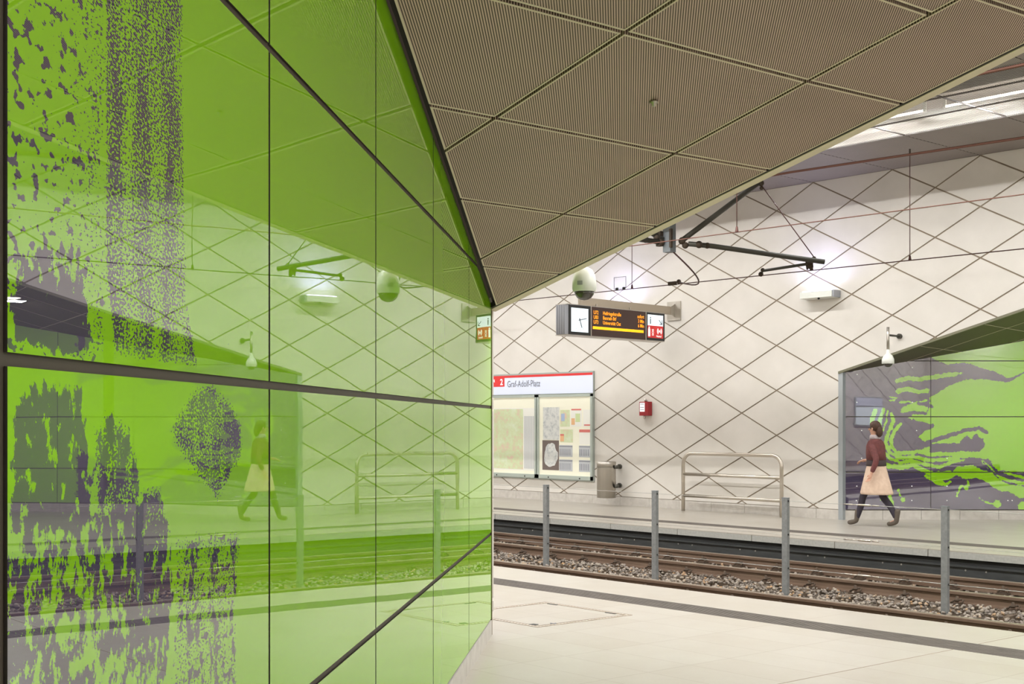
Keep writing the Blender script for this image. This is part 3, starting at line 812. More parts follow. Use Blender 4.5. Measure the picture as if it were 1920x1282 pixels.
def make_sleeper(x, yc, lab, grp):
    t = thing('sleeper', (x, yc, -.5), lab, 'sleeper', grp)
    b = MB(); b.prism([(x-.13, yc-1.2, -.5), (x+.13, yc-1.2, -.5), (x+.11, yc-1.2, -.405), (x-.11, yc-1.2, -.405)], (0, 2.4, 0)); obj('beam', b, M['sleeper'], t)
    for s in (-.625, .625):
        for e in (-1, 1):
            y = yc+s+e*.125; c = MB()
            c.box((x-.075, y-.05, -.405), (x+.075, y+.05, -.385))
            c.tube([(x-.06, y+.03*e, -.375), (x-.05, y-.05*e, -.35), (x-.02, y-.06*e, -.335), (x-.012, y+.03*e, -.345), (x+.012, y+.03*e, -.345), (x+.02, y-.06*e, -.335), (x+.05, y-.05*e, -.35), (x+.06, y+.03*e, -.375)], .011, 6)
            c.lathe([(.026, 0), (.026, .03), (.018, .032), (.018, .062), (.008, .066)], (x, y+.005*e, -.36), 6)
            obj('rail_clip', c, M['clip'], t)
    return t
sl0 = None
for yc, nm in ((14.205, 'far'), (11.175, 'near')):
    x = -24.05 if nm == 'far' else -20.05
    while x < 1.0:
        lab = 'dusty brown sleeper with rail clips in the ballast of the %s track' % nm
        if sl0 is None: sl0 = make_sleeper(x, yc, lab, 'sleepers of the far track')
        else: dup(sl0, (x, yc, -.5), lab, 'sleepers of the %s track' % nm)
        x += .655
# ballast
def ballast():
    ico = []; t = (1+5**.5)/2
    base = np.array([(-1, t, 0), (1, t, 0), (-1, -t, 0), (1, -t, 0), (0, -1, t), (0, 1, t), (0, -1, -t), (0, 1, -t), (t, 0, -1), (t, 0, 1), (-t, 0, -1), (-t, 0, 1)])/math.hypot(1, t)
    fc = np.array([(0, 11, 5), (0, 5, 1), (0, 1, 7), (0, 7, 10), (0, 10, 11), (1, 5, 9), (5, 11, 4), (11, 10, 2), (10, 7, 6), (7, 1, 8), (3, 9, 4), (3, 4, 2), (3, 2, 6), (3, 6, 8), (3, 8, 9), (4, 9, 5), (2, 4, 11), (6, 2, 10), (8, 6, 7), (9, 8, 1)])
    rs = np.random.RandomState(5); n = 24000
    X = rs.uniform(-25, 1.0, n); Y = rs.uniform(11.3, 15.35, n)
    keep = np.ones(n, bool)
    for gy in GAUGE: keep &= np.abs(Y-gy) > .075
    X, Y = X[keep], Y[keep]; n = len(X)
    R = rs.uniform(.013, .03, n); Z = -.43+.03*rs.rand(n)+.012*np.sin(X*7)*np.sin(Y*9)
    mid = (Y > 11.95) & (Y < 13.45); Z += np.where(mid, .03, -.005)
    V = base[None]*rs.uniform(.6, 1.25, (n, 12, 1))*R[:, None, None]*rs.uniform(.7, 1.2, (n, 1, 3))
    ang = rs.rand(n)*6.28; c, s = np.cos(ang), np.sin(ang)
    Vx = V[..., 0]*c[:, None]-V[..., 1]*s[:, None]; Vy = V[..., 0]*s[:, None]+V[..., 1]*c[:, None]
    W = np.stack([Vx+X[:, None], Vy+Y[:, None], V[..., 2]*.8+Z[:, None]], -1).reshape(-1, 3)
    F = (fc[None]+(np.arange(n)*12)[:, None, None]).reshape(-1, 3)
    me = bpy.data.meshes.new('ballast')
    me.vertices.add(len(W)); me.vertices.foreach_set('co', W.ravel())
    me.loops.add(F.size); me.loops.foreach_set('vertex_index', F.ravel())
    me.polygons.add(len(F)); me.polygons.foreach_set('loop_start', np.arange(0, F.size, 3))
    me.update(calc_edges=True); me.validate()
    at = me.color_attributes.new('tone', 'FLOAT_COLOR', 'POINT')
    tone = np.repeat(rs.rand(n, 1), 12, 0); at.data.foreach_set('color', np.concatenate([tone, tone, tone, np.ones_like(tone)], 1).ravel())
    m = mat('ballast_stones', (120, 110, 98), .9); g = G(m)
    a = g.n('ShaderNodeAttribute', attribute_name='tone')
    cr = g.n('ShaderNodeValToRGB'); e = cr.color_ramp.elements
    e[0].position = 0; e[0].color = lin((104, 94, 84)); e[1].position = 1; e[1].color = lin((178, 140, 100))
    for p, c_ in ((.3, (134, 124, 114)), (.6, (152, 142, 132)), (.88, (170, 158, 142))):
        q = e.new(p); q.color = lin(c_)
    g.put(cr.inputs[0], a.outputs['Fac']); g.put(g.b.inputs['Base Color'], cr.outputs[0])
    me.materials.append(m)
    o = bpy.data.objects.new('ballast', me); COL.objects.link(o)
    tag(o, 'grey and brown ballast stones between the rails', 'gravel', kind='stuff')
ballast()
# cable duct on the far pit wall
cd = MB(); cd.box((XI, YF+.0, -.50), (XJ, YF+.05, -.20)); cd.box((XI, YF-.035, -.205), (XJ, YF+.05, -.18))
cd2 = MB(); cd2.box((XI, YF-.02, -.34), (XJ, YF+.03, -.325))
o = obj('cable_duct', cd, M['duct']); tag(o, 'dark cable duct running along the pit wall under the far platform', 'duct')
obj('ledge', cd2, M['duct'], o)
bl = MB(); x = -24
while x < 1:
    bl.lathe([(.012, 0), (.012, -.006)], (x, YF-.001, -.245), 8, 'y'); bl.lathe([(.012, 0), (.012, -.006)], (x+.28, YF-.001, -.245), 8, 'y'); x += 1.2
obj('bolts', bl, M['wire'], o)

# ------------------------------------------------------------------ fence between the tracks
FY = 12.69
def make_post(x, lab):
    t = thing('fence_post', (x, FY, -.45), lab, 'post', 'fence posts between the tracks')
    b = MB(); b.box((x-.037, FY-.028, -.45), (x+.037, FY+.028, .8)); obj('shaft', b, M['galv'], t)
    b = MB(); b.box((x-.039, FY-.03, .795), (x+.039, FY+.03, .803)); obj('cap', b, M['grey_box'], t)
    for z in (.763, .351, -.06):
        c = MB(); c.lathe([(.012, 0), (.012, .008), (.006, .012)], (x+.037, FY, z), 10, 'x'); obj('wire_ferrule', c, M['black'], t)
    return t
names_p = {-12.29: 'grey steel fence post standing left of the others, beside the green wall edge', -10.24: 'second grey fence post from the left, in front of the bin side of the bench',
           -8.19: 'third grey fence post from the left, right of the steel leaning rail', -6.14: 'rightmost grey fence post, in front of the green and purple wall'}
p0 = None
for i in range(-4, 8):
    x = -12.29+2.05*i; lab = names_p.get(round(x, 2), 'grey steel fence post between the tracks outside the direct view')
    if p0 is None: p0 = make_post(x, lab)
    else: dup(p0, (x, FY, -.45), lab)
for z, nm in ((.763, 'top'), (.351, 'middle'), (-.06, 'bottom')):
    w = MB(); w.tube([(-20.5, FY, z), (2.0, FY, z)], .0035 if nm != 'bottom' else .0045, 6)
    o = obj('fence_wire', w, M['wire']); tag(o, '%s steel cable of the fence between the tracks' % nm, 'cable', None)
    for k, tx in enumerate((-7.14, )):
        tb = MB(); tb.tube([(tx-.19, FY, z), (tx-.17, FY, z), (tx-.165, FY, z), (tx+.0, FY, z)], [.006, .006, .006, .006], 8)
        tb.tube([(tx-.07, FY, z), (tx-.065, FY, z), (tx+.09, FY, z), (tx+.095, FY, z)], [.006, .012, .012, .006], 8)
        tb.tube([(tx+.11, FY, z), (tx+.2, FY, z)], .008, 8); tb.tube([(tx-.25, FY, z), (tx-.14, FY, z)], .008, 8)
        obj('turnbuckle', tb, M['steel'], o)

# ------------------------------------------------------------------ furniture on the far side
# leaning rail
LY = 18.585; x0, x1, zt = -14.30, -12.08, 1.115
t = thing('leaning_rail', ((x0+x1)/2, LY, 0), 'stainless steel leaning rail with rounded corners in front of the diamond wall', 'rail bench')
R = .2; path = [(x0, LY, 0), (x0, LY, zt-R)]
for k in range(1, 9): a = PI/2*k/8; path.append((x0+R-R*math.cos(a), LY, zt-R+R*math.sin(a)))
for k in range(0, 9): a = PI/2*k/8; path.append((x1-R+R*math.sin(a), LY, zt-R+R*math.cos(a)))
path.append((x1, LY, 0))
b = MB(); b.tube(path, .036, 14); obj('frame', b, M['steel'], t)
for z in (.715, .30):
    b = MB(); b.tube([(x0, LY, z), (x1, LY, z)], .032, 12); obj('crossbar', b, M['steel'], t)
for x in (x0, x1):
    b = MB(); b.lathe([(.036, 0), (.036, .008)], (x, LY, 0), 16); obj('foot_ring', b, M['steel_sat'], t)
# bin
bx, by = -16.2, 18.5
t = thing('litter_bin', (bx, by, .17), 'round stainless steel litter bin hung on the wall beside the map board', 'bin')
b = MB(); b.lathe([(.18, 0), (.195, .004), (.195, .62), (.198, .625)], (bx, by, .17), 32); obj('body', b, M['steel_sat'], t)
b = MB(); b.lathe([(.198, .63), (.198, .735), (.17, .745), (.13, .742), (.12, .70)], (bx, by, .17), 32); obj('hood', b, M['steel_sat'], t)
for z in (.80, .41):
    b = MB(); b.tube([(bx+.02, by+.18, z), (bx+.02, YW-.0, z)], .028, 12); b.lathe([(.05, -.045), (.05, 0)], (bx+.02, YW-.0, z), 16, 'y'); b.tube([(bx+.2, by+.02, z), (bx+.24, by+.05, z), (bx+.24, by+.09, z)], .035, 10)
    obj('wall_mount', b, M['arm'], t)
# call box
t = thing('alarm_box', (-15.43, 18.86, 1.85), 'small red alarm box with a white label on the diamond wall', 'alarm box')
b = MB(); b.box((-15.56, 18.78, 1.85), (-15.33, 18.9, 2.13)); obj('case', b, M['red_case'], t)
b = MB(); b.box((-15.54, 18.772, 1.93), (-15.42, 18.78, 2.11)); obj('white_label', b, M['whiteprint'], t)
b = MB()
for z in (2.075, 2.01, 1.965): b.box((-15.53, 18.770, z), (-15.43, 18.772, z+.012))
obj('print_lines', b, M['inkgrey'], t)
b = MB(); b.tube([(-15.46, 18.85, 2.13), (-15.46, 18.85, 2.19)], .02, 8); b.tube([(-15.42, 18.85, 2.13), (-15.42, 18.85, 2.17)], .012, 8); obj('cable_entry', b, M['steel_sat'], t)
b = MB(); b.tube([(-15.48+.03*math.cos(a), 18.84, 1.815+.03*math.sin(a)) for a in [2*PI*k/12 for k in range(13)]], .005, 6); obj('ring', b, M['steel_sat'], t)
# small dome camera on a pole
t = thing('pole_camera', (-9.952, 18.5, 2.645), 'small white dome camera hanging from a thin steel pole beside the far opening', 'camera')
b = MB(); b.tube([(-9.952, 18.5, 2.9), (-9.952, 18.5, 3.315)], .023, 12); obj('pole', b, M['steel_sat'], t)
b = MB(); b.tube([(-9.952, 18.5, 3.18), (-9.952, 18.9, 3.18)], .018, 10); b.lathe([(.045, -.04), (.045, 0)], (-9.952, 18.91, 3.18), 16, 'y'); obj('wall_arm', b, M['arm'], t)
b = MB(); b.lathe([(.02, .3), (.03, .28), (.033, .23), (.075, .19), (.1, .13), (.102, .06), (.095, .055)], (-9.952, 18.5, 2.645), 24); obj('housing', b, M['white'], t)
b = MB(); b.lathe([(.002, 0), (.035, .006), (.06, .025), (.075, .055)], (-9.952, 18.5, 2.645), 24); obj('lens_dome', b, M['smoke'], t)
# wall uplights
def make_up(x, lab):
    t = thing('wall_uplight', (x, YW, 3.86), lab, 'light', 'box lights on the diamond wall')
    b = MB(); b.prism([(x-.34, 18.66, 3.93), (x-.34, 18.66, 4.04), (x-.34, 18.895, 4.06), (x-.34, 18.895, 3.92)], (.64, 0, 0)); obj('housing', b, M['white'], t)
    b = MB(); b.box((x+.30, 18.68, 3.925), (x+.335, 18.9, 4.045)); obj('end_cap', b, M['case_grey'], t)
    b = MB(); b.box((x-.30, 18.68, 4.045), (x+.26, 18.86, 4.058)); obj('light_slot', b, M['ledglow'], t)
    b = MB(); b.ball((x+.02, 18.70, 3.915), .022, 10, 6); obj('sensor', b, M['black'], t)
    return t
u0 = None
for i, x in enumerate((-11.41, -16.02, -20.63, -25.2, 3.9)):
    lab = ['white box light glowing bluish onto the wall above it, left of the far opening', 'white box light mostly hidden behind the sign arm, with a bluish glow above it'][i] if i < 2 else 'white wall box light outside the direct view'
    u0 = make_up(x, lab) if i == 0 else (dup(u0, (x, YW, 3.86), lab) and u0)
    area('uplight_light', (x, 18.66, 4.09), (.56, .10), UP_W, (.48, .50, 1.0), (PI+.15, 0, 0), 2.9)

# map board
BX0, BX1, BY = -20.16, -16.885, 18.86
t = thing('information_board', (BX0, BY, .47), 'lit information board with station name header and two map cases on the diamond wall', 'notice board')
b = MB(); b.box((BX0, BY, .46), (BX1, YW+.0, 2.80)); obj('housing', b, mat('board_case', (168, 176, 170), .45, .4), t)
b = MB(); b.box((BX0, BY-.02, 2.335), (BX1, BY, 2.755)); hd_ = obj('header', b, M['header'], t)
b = MB(); b.box((BX0, BY-.024, 2.715), (BX1, BY-.018, 2.765)); obj('red_stripe', b, M['red'], hd_)
b = MB(); b.box((BX0+.02, BY-.025, 2.52), (-19.56, BY-.02, 2.72)); obj('red_block', b, M['red'], hd_)
pl = lambda x, z: (lambda u, v: (x+u, BY-.027, z+v))
obj('lettering', text_mb('Graf-Adolf-Platz', .205, pl(-19.47, 2.505), squash=.78), M['inkgrey'], hd_)
tx = text_mb('Bahnsteig', .085, pl(-20.13, 2.645), squash=.78, bold=.002); t2 = text_mb('Gleis', .085, pl(-20.13, 2.56), squash=.9, bold=.002); t3 = text_mb('2', .19, pl(-19.70, 2.56), bold=.004)
tx.add(t2.v, t2.f); tx.add(t3.v, t3.f); obj('white_lettering', tx, M['whiteprint'], hd_)
def map_mat(name, a, b, c, scale):
    m = mat(name, a, .5); g = G(m); v, x, y, z = g.xyz()
    n1 = g.noise(v, scale, 5.0, .6); n2 = g.noise(v, scale*3, 8.0, .7)
    cr = g.n('ShaderNodeValToRGB'); e = cr.color_ramp.elements; e[0].position = .36; e[0].color = lin(a); e[1].position = .62; e[1].color = lin(c); q = e.new(.5); q.color = lin(b)
    g.put(cr.inputs[0], g.m('ADD', g.m('MULTIPLY', n1, .6), g.m('MULTIPLY', n2, .4)))
    g.put(g.b.inputs['Base Color'], cr.outputs[0]); g.put(g.b.inputs['Emission Color'], cr.outputs[0]); g.b.inputs['Emission Strength'].default_value = .14
    return m
M['map1'] = map_mat('town_map', (206, 214, 188), (196, 206, 164), (208, 182, 164), 4)
M['map2'] = map_mat('line_map', (208, 208, 203), (198, 199, 194), (164, 168, 168), 9)
M['paper'] = mat('backlit_paper', (214, 213, 204), .5, emit=(246, 243, 230), es=.16)
M['cream'] = mat('backlit_cream', (226, 224, 204), .5, emit=(250, 246, 222), es=.12)
M['table'] = mat('printed_table', (170, 172, 174), .6, emit=(205, 206, 206), es=.14)
M['mapdark'] = mat('dark_map_ground', (104, 92, 86), .6, emit=(104, 92, 86), es=.14)
M['orange'] = mat('orange_print', (214, 172, 130), .6, emit=(240, 180, 120), es=.14)
M['palegreen'] = mat('pale_green_print', (190, 202, 154), .6, emit=(206, 222, 160), es=.14)
M['palepink'] = mat('pale_red_print', (196, 112, 104), .6, emit=(222, 110, 100), es=.14)
M['paleblue'] = mat('pale_blue_print', (160, 176, 200), .6, emit=(170, 190, 222), es=.14)
M['caseframe'] = mat('case_frame', (186, 196, 188), .4, .4)
for cx0, cx1 in ((BX0+.01, -18.545), (-18.515, BX1-.005)):
    fr = MB(); z0, z1 = .485, 2.315; w = .05
    for A_, B_ in (((cx0, z0), (cx1, z0+.08)), ((cx0, z1-.05), (cx1, z1)), ((cx0, z0), (cx0+w, z1)), ((cx1-w, z0), (cx1, z1))):
        fr.box((A_[0], BY-.035, A_[1]), (B_[0], BY, B_[1]))
    f_ = obj('case_frame', fr, M['caseframe'], t)
    b = MB(); b.box((cx0+w, BY-.008, z0+.08), (cx1-w, BY-.001, z1-.05)); obj('backlit_sheet', b, M['cream'], f_)
    b = MB()
    for x in (cx0+.35, cx1-.35): b.lathe([(.016, 0), (.016, -.006)], (x, BY-.035, z0+.03), 10, 'y')
    obj('lock', b, M['black'], f_)
def sheet(x0, x1, z0, z1, m, nm='sheet', d=.011):
    b = MB(); b.box((x0, BY-d, z0), (x1, BY-.008, z1)); return obj(nm, b, M[m], t)
sheet(-19.93, -18.62, .64, 2.03, 'paper', 'town_plan'); sheet(-19.92, -18.97, .66, 2.01, 'map1', 'map_print', .013)
sheet(-19.43, -18.97, 1.55, 1.95, 'map1', 'inset_map', .015)
ln = MB()
for k in range(7): ln.box((-18.93+.045*k, BY-.0135, .68), (-18.925+.045*k+.022, BY-.0125, 1.85))
obj('street_index', ln, M['table'], t)
sheet(-18.35, -17.86, 1.33, 2.04, 'map2', 'line_map'); sheet(-18.37, -17.87, .67, 1.32, 'mapdark', 'dark_map')
import itertools
dk = MB(); rr_ = random.Random(2); pts = []
for k in range(26):
    a = 2*PI*k/26; r_ = 1+rr_.uniform(-.12, .1); pts.append((-18.11+.2*r_*math.cos(a), BY-.014, .99+.27*r_*math.sin(a)))
dk.prism(pts, (0, .002, 0)); obj('district_shape', dk, M['map2'], t)
for x0_, x1_, z0_, z1_, m_ in ((-17.83, -17.55, 1.62, 1.98, 'map1'), (-17.52, -17.2, 1.62, 1.98, 'paper'), (-17.16, -16.95, 1.62, 1.98, 'paper'), (-17.83, -17.46, 1.28, 1.56, 'map1'), (-17.27, -16.95, 1.24, 1.52, 'paper'),
                         (-17.86, -17.47, .97, 1.22, 'table'), (-17.28, -16.95, .97, 1.22, 'table'), (-17.86, -17.47, .66, .91, 'table'), (-17.28, -16.95, .66, .91, 'table')):
    sheet(x0_, x1_, z0_, z1_, m_, 'notice_sheet')
    if m_ == 'table':
        b = MB()
        for k in range(6): b.box((x0_+.02+k*(x1_-x0_-.04)/6, BY-.0125, z0_+.03), (x0_+.035+k*(x1_-x0_-.04)/6, BY-.0115, z1_-.08))
        b.box((x0_, BY-.0125, z1_-.035), (x1_, BY-.0115, z1_-.02)); obj('table_print', b, M['inkgrey'], t)
for x0_, x1_, z0_, z1_, m_ in ((-17.80, -17.70, 1.74, 1.90, 'paleblue'), (-17.50, -17.40, 1.66, 1.80, 'orange'), (-17.38, -17.25, 1.72, 1.9, 'palegreen'), (-17.13, -16.96, 1.64, 1.67, 'palepink'), (-17.27, -16.95, 1.50, 1.56, 'palepink'), (-17.50, -17.22, 1.97, 2.0, 'palepink'), (-17.83, -17.72, 1.30, 1.42, 'orange'), (-17.83, -17.72, 1.42, 1.46, 'palepink')):
    sheet(x0_, x1_, z0_, z1_, m_, 'colour_print', .0145)
# second lit board on the near hall wall, far right (seen only as a reflection in the far glass)
t = thing('information_board', (13.1, 6.76, 1.6), 'lit pale blue board on the near hall wall, seen only reflected in the far glass', 'notice board')
b = MB(); b.box((12.0, 6.75, 1.55), (14.25, 6.79, 2.66)); obj('housing', b, M['caseframe'], t)
b = MB(); b.box((12.05, 6.79, 2.32), (14.2, 6.80, 2.62)); obj('header', b, M['header'], t)
b = MB(); b.box((12.05, 6.79, 1.6), (14.2, 6.80, 2.27)); obj('display', b, M['screen'], t)

# ------------------------------------------------------------------ departure sign
SX, SX2 = -14.65, -14.93
SZ0, SZ1 = 3.295, 3.835
t = thing('departure_sign', (SX, 17.05, SZ0), 'hanging departure sign with clock, amber text and information panel over the far platform', 'sign')
b = MB()
b.prism([(SX, 15.70, SZ0), (SX, 18.44, SZ0), (SX2, 18.44, SZ0), (SX2, 15.70, SZ0)], (0, 0, SZ1-SZ0)); obj('case', b, M['case_grey'], t)
b = MB(); b.prism([(SX, 15.705, SZ0+.005), (SX-.03, 15.64, SZ0+.005), (SX2+.03, 15.64, SZ0+.005), (SX2, 15.705, SZ0+.005)], (0, 0, SZ1-SZ0-.01))
for k in range(4): b.box((SX-.05-.055*k, 15.632, SZ0+.01), (SX-.058-.055*k, 15.642, SZ1-.01))
obj('end_cover', b, M['case_grey'], t)
b = MB(); b.box((SX+.004, 15.66, SZ0-.012), (SX2-.004, 18.44, SZ0)); b.box((SX+.004, 15.66, SZ1), (SX2-.004, 18.44, SZ1+.012)); obj('silver_rims', b, M['steel_sat'], t)
for y in (16.29, 17.86):
    b = MB(); b.box((SX, y-.012, SZ0), (SX+.018, y+.012, SZ1)); obj('divider', b, M['steel_sat'], t)
def sp(y, z, out=.02): return lambda u, v: (SX+out, y+u, z+v)
def mod(y0, y1, m, name):
    b = MB(); b.box((SX, y0, SZ0+.005), (SX+.012, y1, SZ1-.005)); return obj(name, b, m, t)
ck = mod(15.70, 16.275, M['black'], 'clock')
b = MB(); b.box((SX+.012, 15.76, SZ0+.055), (SX+.015, 16.215, SZ1-.055)); obj('clock_face', b, M['screen'], ck)
cy, cz = 15.985, 3.57
b = MB()
for k in range(12):
    a = 2*PI*k/12; c_, s_ = math.cos(a), math.sin(a); b.prism([(SX+.016, cy+c_*.17-s_*.003, cz+s_*.17+c_*.003), (SX+.016, cy+c_*.195-s_*.003, cz+s_*.195+c_*.003), (SX+.016, cy+c_*.195+s_*.003, cz+s_*.195-c_*.003), (SX+.016, cy+c_*.17+s_*.003, cz+s_*.17-c_*.003)], (.001, 0, 0))
obj('hour_marks', b, M['inkgrey'], ck)
b = MB(); b.beam((SX+.018, cy-.03, cz-.008), (SX+.018, cy+.18, cz+.035), .003, .012); b.beam((SX+.019, cy-.01, cz+.03), (SX+.019, cy+.055, cz-.14), .003, .016); b.lathe([(.016, 0), (.016, .004)], (SX+.018, cy, cz), 12, 'x'); obj('hands', b, M['ink'], ck)
lp = mod(16.305, 17.845, M['led_panel'], 'display')
dsp = MB()
for i, (a_, b_, c_) in enumerate((('U72', 'Hellriegelstraße', 'sofort'), ('U83', 'Benrath Btf', '3 Min'), ('U73', 'Universität Ost', '6 Min'))):
    z = 3.70-.088*i
    for txt, y in ((a_, 16.35), (b_, 16.61), (c_, 17.50)):
        q = text_mb(txt, .094, sp(y if txt != c_ else 17.80, z), squash=.86, bold=.0006, align='LEFT' if txt != c_ else 'RIGHT'); dsp.add(q.v, q.f)
obj('amber_lettering', dsp, M['led'], lp)
b = MB(); b.box((SX+.013, 16.34, 3.425), (SX+.016, 17.79, 3.475)); obj('amber_bar', b, M['led_bar'], lp)
ip = mod(17.875, 18.435, M['black'], 'information_panel')
b = MB(); b.box((SX+.012, 17.915, 3.58), (SX+.015, 18.385, 3.79)); obj('white_field', b, M['screen'], ip)
b = MB(); b.box((SX+.012, 17.915, 3.345), (SX+.015, 18.385, 3.58)); obj('red_field', b, M['red'], ip)
b = text_mb('i', .2, sp(17.97, 3.615), bold=.004)
b.beam((SX+.02, 18.25, 3.70), (SX+.02, 18.34, 3.62), .002, .012); b.beam((SX+.02, 18.345, 3.70), (SX+.02, 18.345, 3.614), .002, .012, (0, 1, 0)); b.beam((SX+.02, 18.27, 3.618), (SX+.02, 18.35, 3.618), .002, .012)
obj('black_symbols', b, M['ink'], ip)
b = text_mb('Notruf', .055, sp(18.17, 3.365), bold=.002)
q = text_mb('SOS', .075, sp(0, 0), bold=.002)
b.add([(SX+.02, 18.09-(v[2]), 3.385+(v[1])) for v in q.v], q.f)
b.box((SX+.018, 17.925, 3.37), (SX+.02, 17.985, 3.52)); b.lathe([(.02, 0), (.02, .002)], (SX+.018, 17.955, 3.54), 10, 'x')
b.lathe([(.022, 0), (.022, .002)], (SX+.018, 18.27, 3.48), 14, 'x')
for r_ in (.045, .07):
    for s in (-1, 1):
        pa = [(SX+.019, 18.27+s*r_*math.cos(a), 3.48+r_*math.sin(a)) for a in [(-50+10*k)*PI/180 for k in range(11)]]
        b.tube(pa, .006, 6)
obj('white_symbols', b, M['whiteprint'], ip)
for y in (16.5, 17.45):
    b = MB(); b.tube([(SX-.12, y, SZ1), (SX-.12, y, 3.86)], .02, 10); b.box((SX-.17, y-.05, SZ1+.01), (SX-.07, y+.05, SZ1+.02)); b.box((SX-.05, y-.015, SZ1), (SX-.03, y+.015, SZ1+.06)); obj('hanger', b, M['steel_sat'], t)
t = thing('sign_arm', (-14.77, YW, 3.9), 'beige metal arm reaching out from the diamond wall to carry the departure sign', 'arm')
b = MB(); b.box((-14.80, 16.12, 3.845), (-14.74, YW-.02, 4.0)); obj('beam', b, mat('beige_beam', (172, 160, 142), .45, .4), t)
b = MB(); b.box((-14.93, YW-.03, 3.74), (-14.60, YW, 4.11)); obj('wall_plate', b, M['steel_sat'], t)
b = MB(); b.prism([(-14.745, YW-.03, 3.80), (-14.745, YW-.16, 3.86), (-14.745, YW-.16, 4.0), (-14.745, YW-.03, 4.06)], (.02, 0, 0)); obj('gusset', b, M['steel_sat'], t)

# big dome camera at the ceiling edge
dx, dy = -6.235, 6.862
t = thing('dome_camera', (dx, dy, 2.68), 'large white dome camera under the edge of the brown ceiling', 'camera')
b = MB(); b.lathe([(.03, .255), (.062, .235), (.083, .195), (.093, .14), (.094, .085), (.09, .082), (.09, .07), (.083, .066)], (dx, dy, 2.68), 32); obj('housing', b, M['white'], t)
b = MB(); b.lathe([(.002, 0), (.03, .004), (.055, .018), (.072, .042), (.079, .066)], (dx, dy, 2.68), 32); obj('lens_dome', b, M['smoke'], t)
b = MB(); b.tube([(dx, dy, 2.93), (dx, dy, 3.08), (dx, dy-.04, 3.12), (dx, 6.745, 3.12)], .022, 12); obj('wall_arm', b, M['white'], t)
b = MB()
ang0 = math.atan2(-dy, -dx)
a0 = ang0-.40
for k in range(6):
    pass
lb = [(dx+.0955*math.cos(a0+.09*k-.2), dy+.0955*math.sin(a0+.09*k-.2)) for k in range(6)]
b.add([(x, y, 2.79) for x, y in lb]+[(x, y, 2.822) for x, y in lb], [(k, k+1, k+7, k+6) for k in range(5)]); obj('grey_label', b, M['case_grey'], t)
# sprinkler ring in the brown ceiling
sz = nceil(-4.22, 5.22)
t = MB(); t.lathe([(.008, 0), (.022, -.001), (.024, -.012), (.012, -.014), (.010, -.03), (.004, -.032)], (-4.22, 5.22, sz), 20)
tag(obj('sprinkler', t, M['steel_sat']), 'tiny round sprinkler head in the middle of the brown ceiling', 'sprinkler')

# ------------------------------------------------------------------ overhead line
CY, MY = 14.1, 11.2
def wire(name, pts, r, m, lab, n=6, cat='wire'):
    w = MB(); w.tube(pts, r, n); return tag(obj(name, w, M[m]), lab, cat)
def sag(xs, zf, y): return [(x, y, zf(x)) for x in xs]
xs = [XI+k*47.96/48 for k in range(49)]
wire('contact_wire', [(XI, CY, 3.765), (XJ, CY, 3.765)], .007, 'darkwire', 'dark contact wire over the far track')
mz = lambda x: 5.14-.0105*max(0, x+9.5)*1.9-.0105*max(0, -9.5-x)*1.9 if abs(x+9.5) < 9 else 4.96
wire('messenger_wire', sag(xs, mz, CY), .017, 'copper', 'reddish brown carrying wire under the hall ceiling above the far track')
wire('contact_wire', [(XI, MY, 3.872), (-9.5, MY, 3.872), (-4.65, MY, 3.857), (XJ, MY, 3.82)], .006, 'copper', 'copper contact wire over the near track')
wire('messenger_wire', [(XI, MY, 5.06), (XJ, MY, 5.07)], .017, 'copper', 'reddish brown carrying wire above the near track, at the upper right corner')
def dropper(x, y, z0, z1, lab):
    t = thing('dropper', (x, y, z0), lab, 'wire')
    b = MB(); b.tube([(x, y, z0+.02), (x, y, z1)], .005, 6); obj('rod', b, M['darkwire'], t)
    b = MB(); b.lathe([(.006, .06), (.012, .05), (.016, .02), (.02, .0), (.02, -.008)], (x, y, z0), 10); obj('lower_clamp', b, M['darkwire'], t)
    b = MB(); b.box((x-.05, y-.01, z1-.012), (x+.05, y+.01, z1+.012)); b.tube([(x, y, z1), (x, y, z1+.07)], .012, 8); obj('upper_clamp', b, M['bracket_rust'], t)
dropper(-7.287, CY, 3.772, mz(-7.287), 'thin vertical dropper joining the two wires of the far track on the right')
dropper(-11.828, CY, 3.772, mz(-11.83), 'thin vertical dropper beside the clear plate on the contact wire')
dropper(-7.865, MY, 3.872, 5.06, 'short reddish dropper on the near contact wire, in front of the sloping bracket tube')
# clear plate
t = thing('clear_plate', (-12.07, CY, 3.77), 'small clear square plate clipped on the contact wire beside the departure sign', 'plate')
b = MB(); b.box((-12.19, CY-.004, 3.785), (-11.95, CY+.004, 3.965)); obj('pane', b, M['plate'], t)
b = MB()
for a_, c_ in (((-12.19, 3.785), (-12.19, 3.965)), ((-11.95, 3.785), (-11.95, 3.965)), ((-12.19, 3.965), (-11.95, 3.965)), ((-12.19, 3.785), (-11.95, 3.785))): b.tube([(a_[0], CY, a_[1]), (c_[0], CY, c_[1])], .004, 6)
obj('edge', b, M['inkgrey'], t)
for x in (-12.13, -11.99):
    b = MB(); b.cbox((x, CY, 3.785), (.035, .03, .04)); obj('clip', b, M['black'], t)
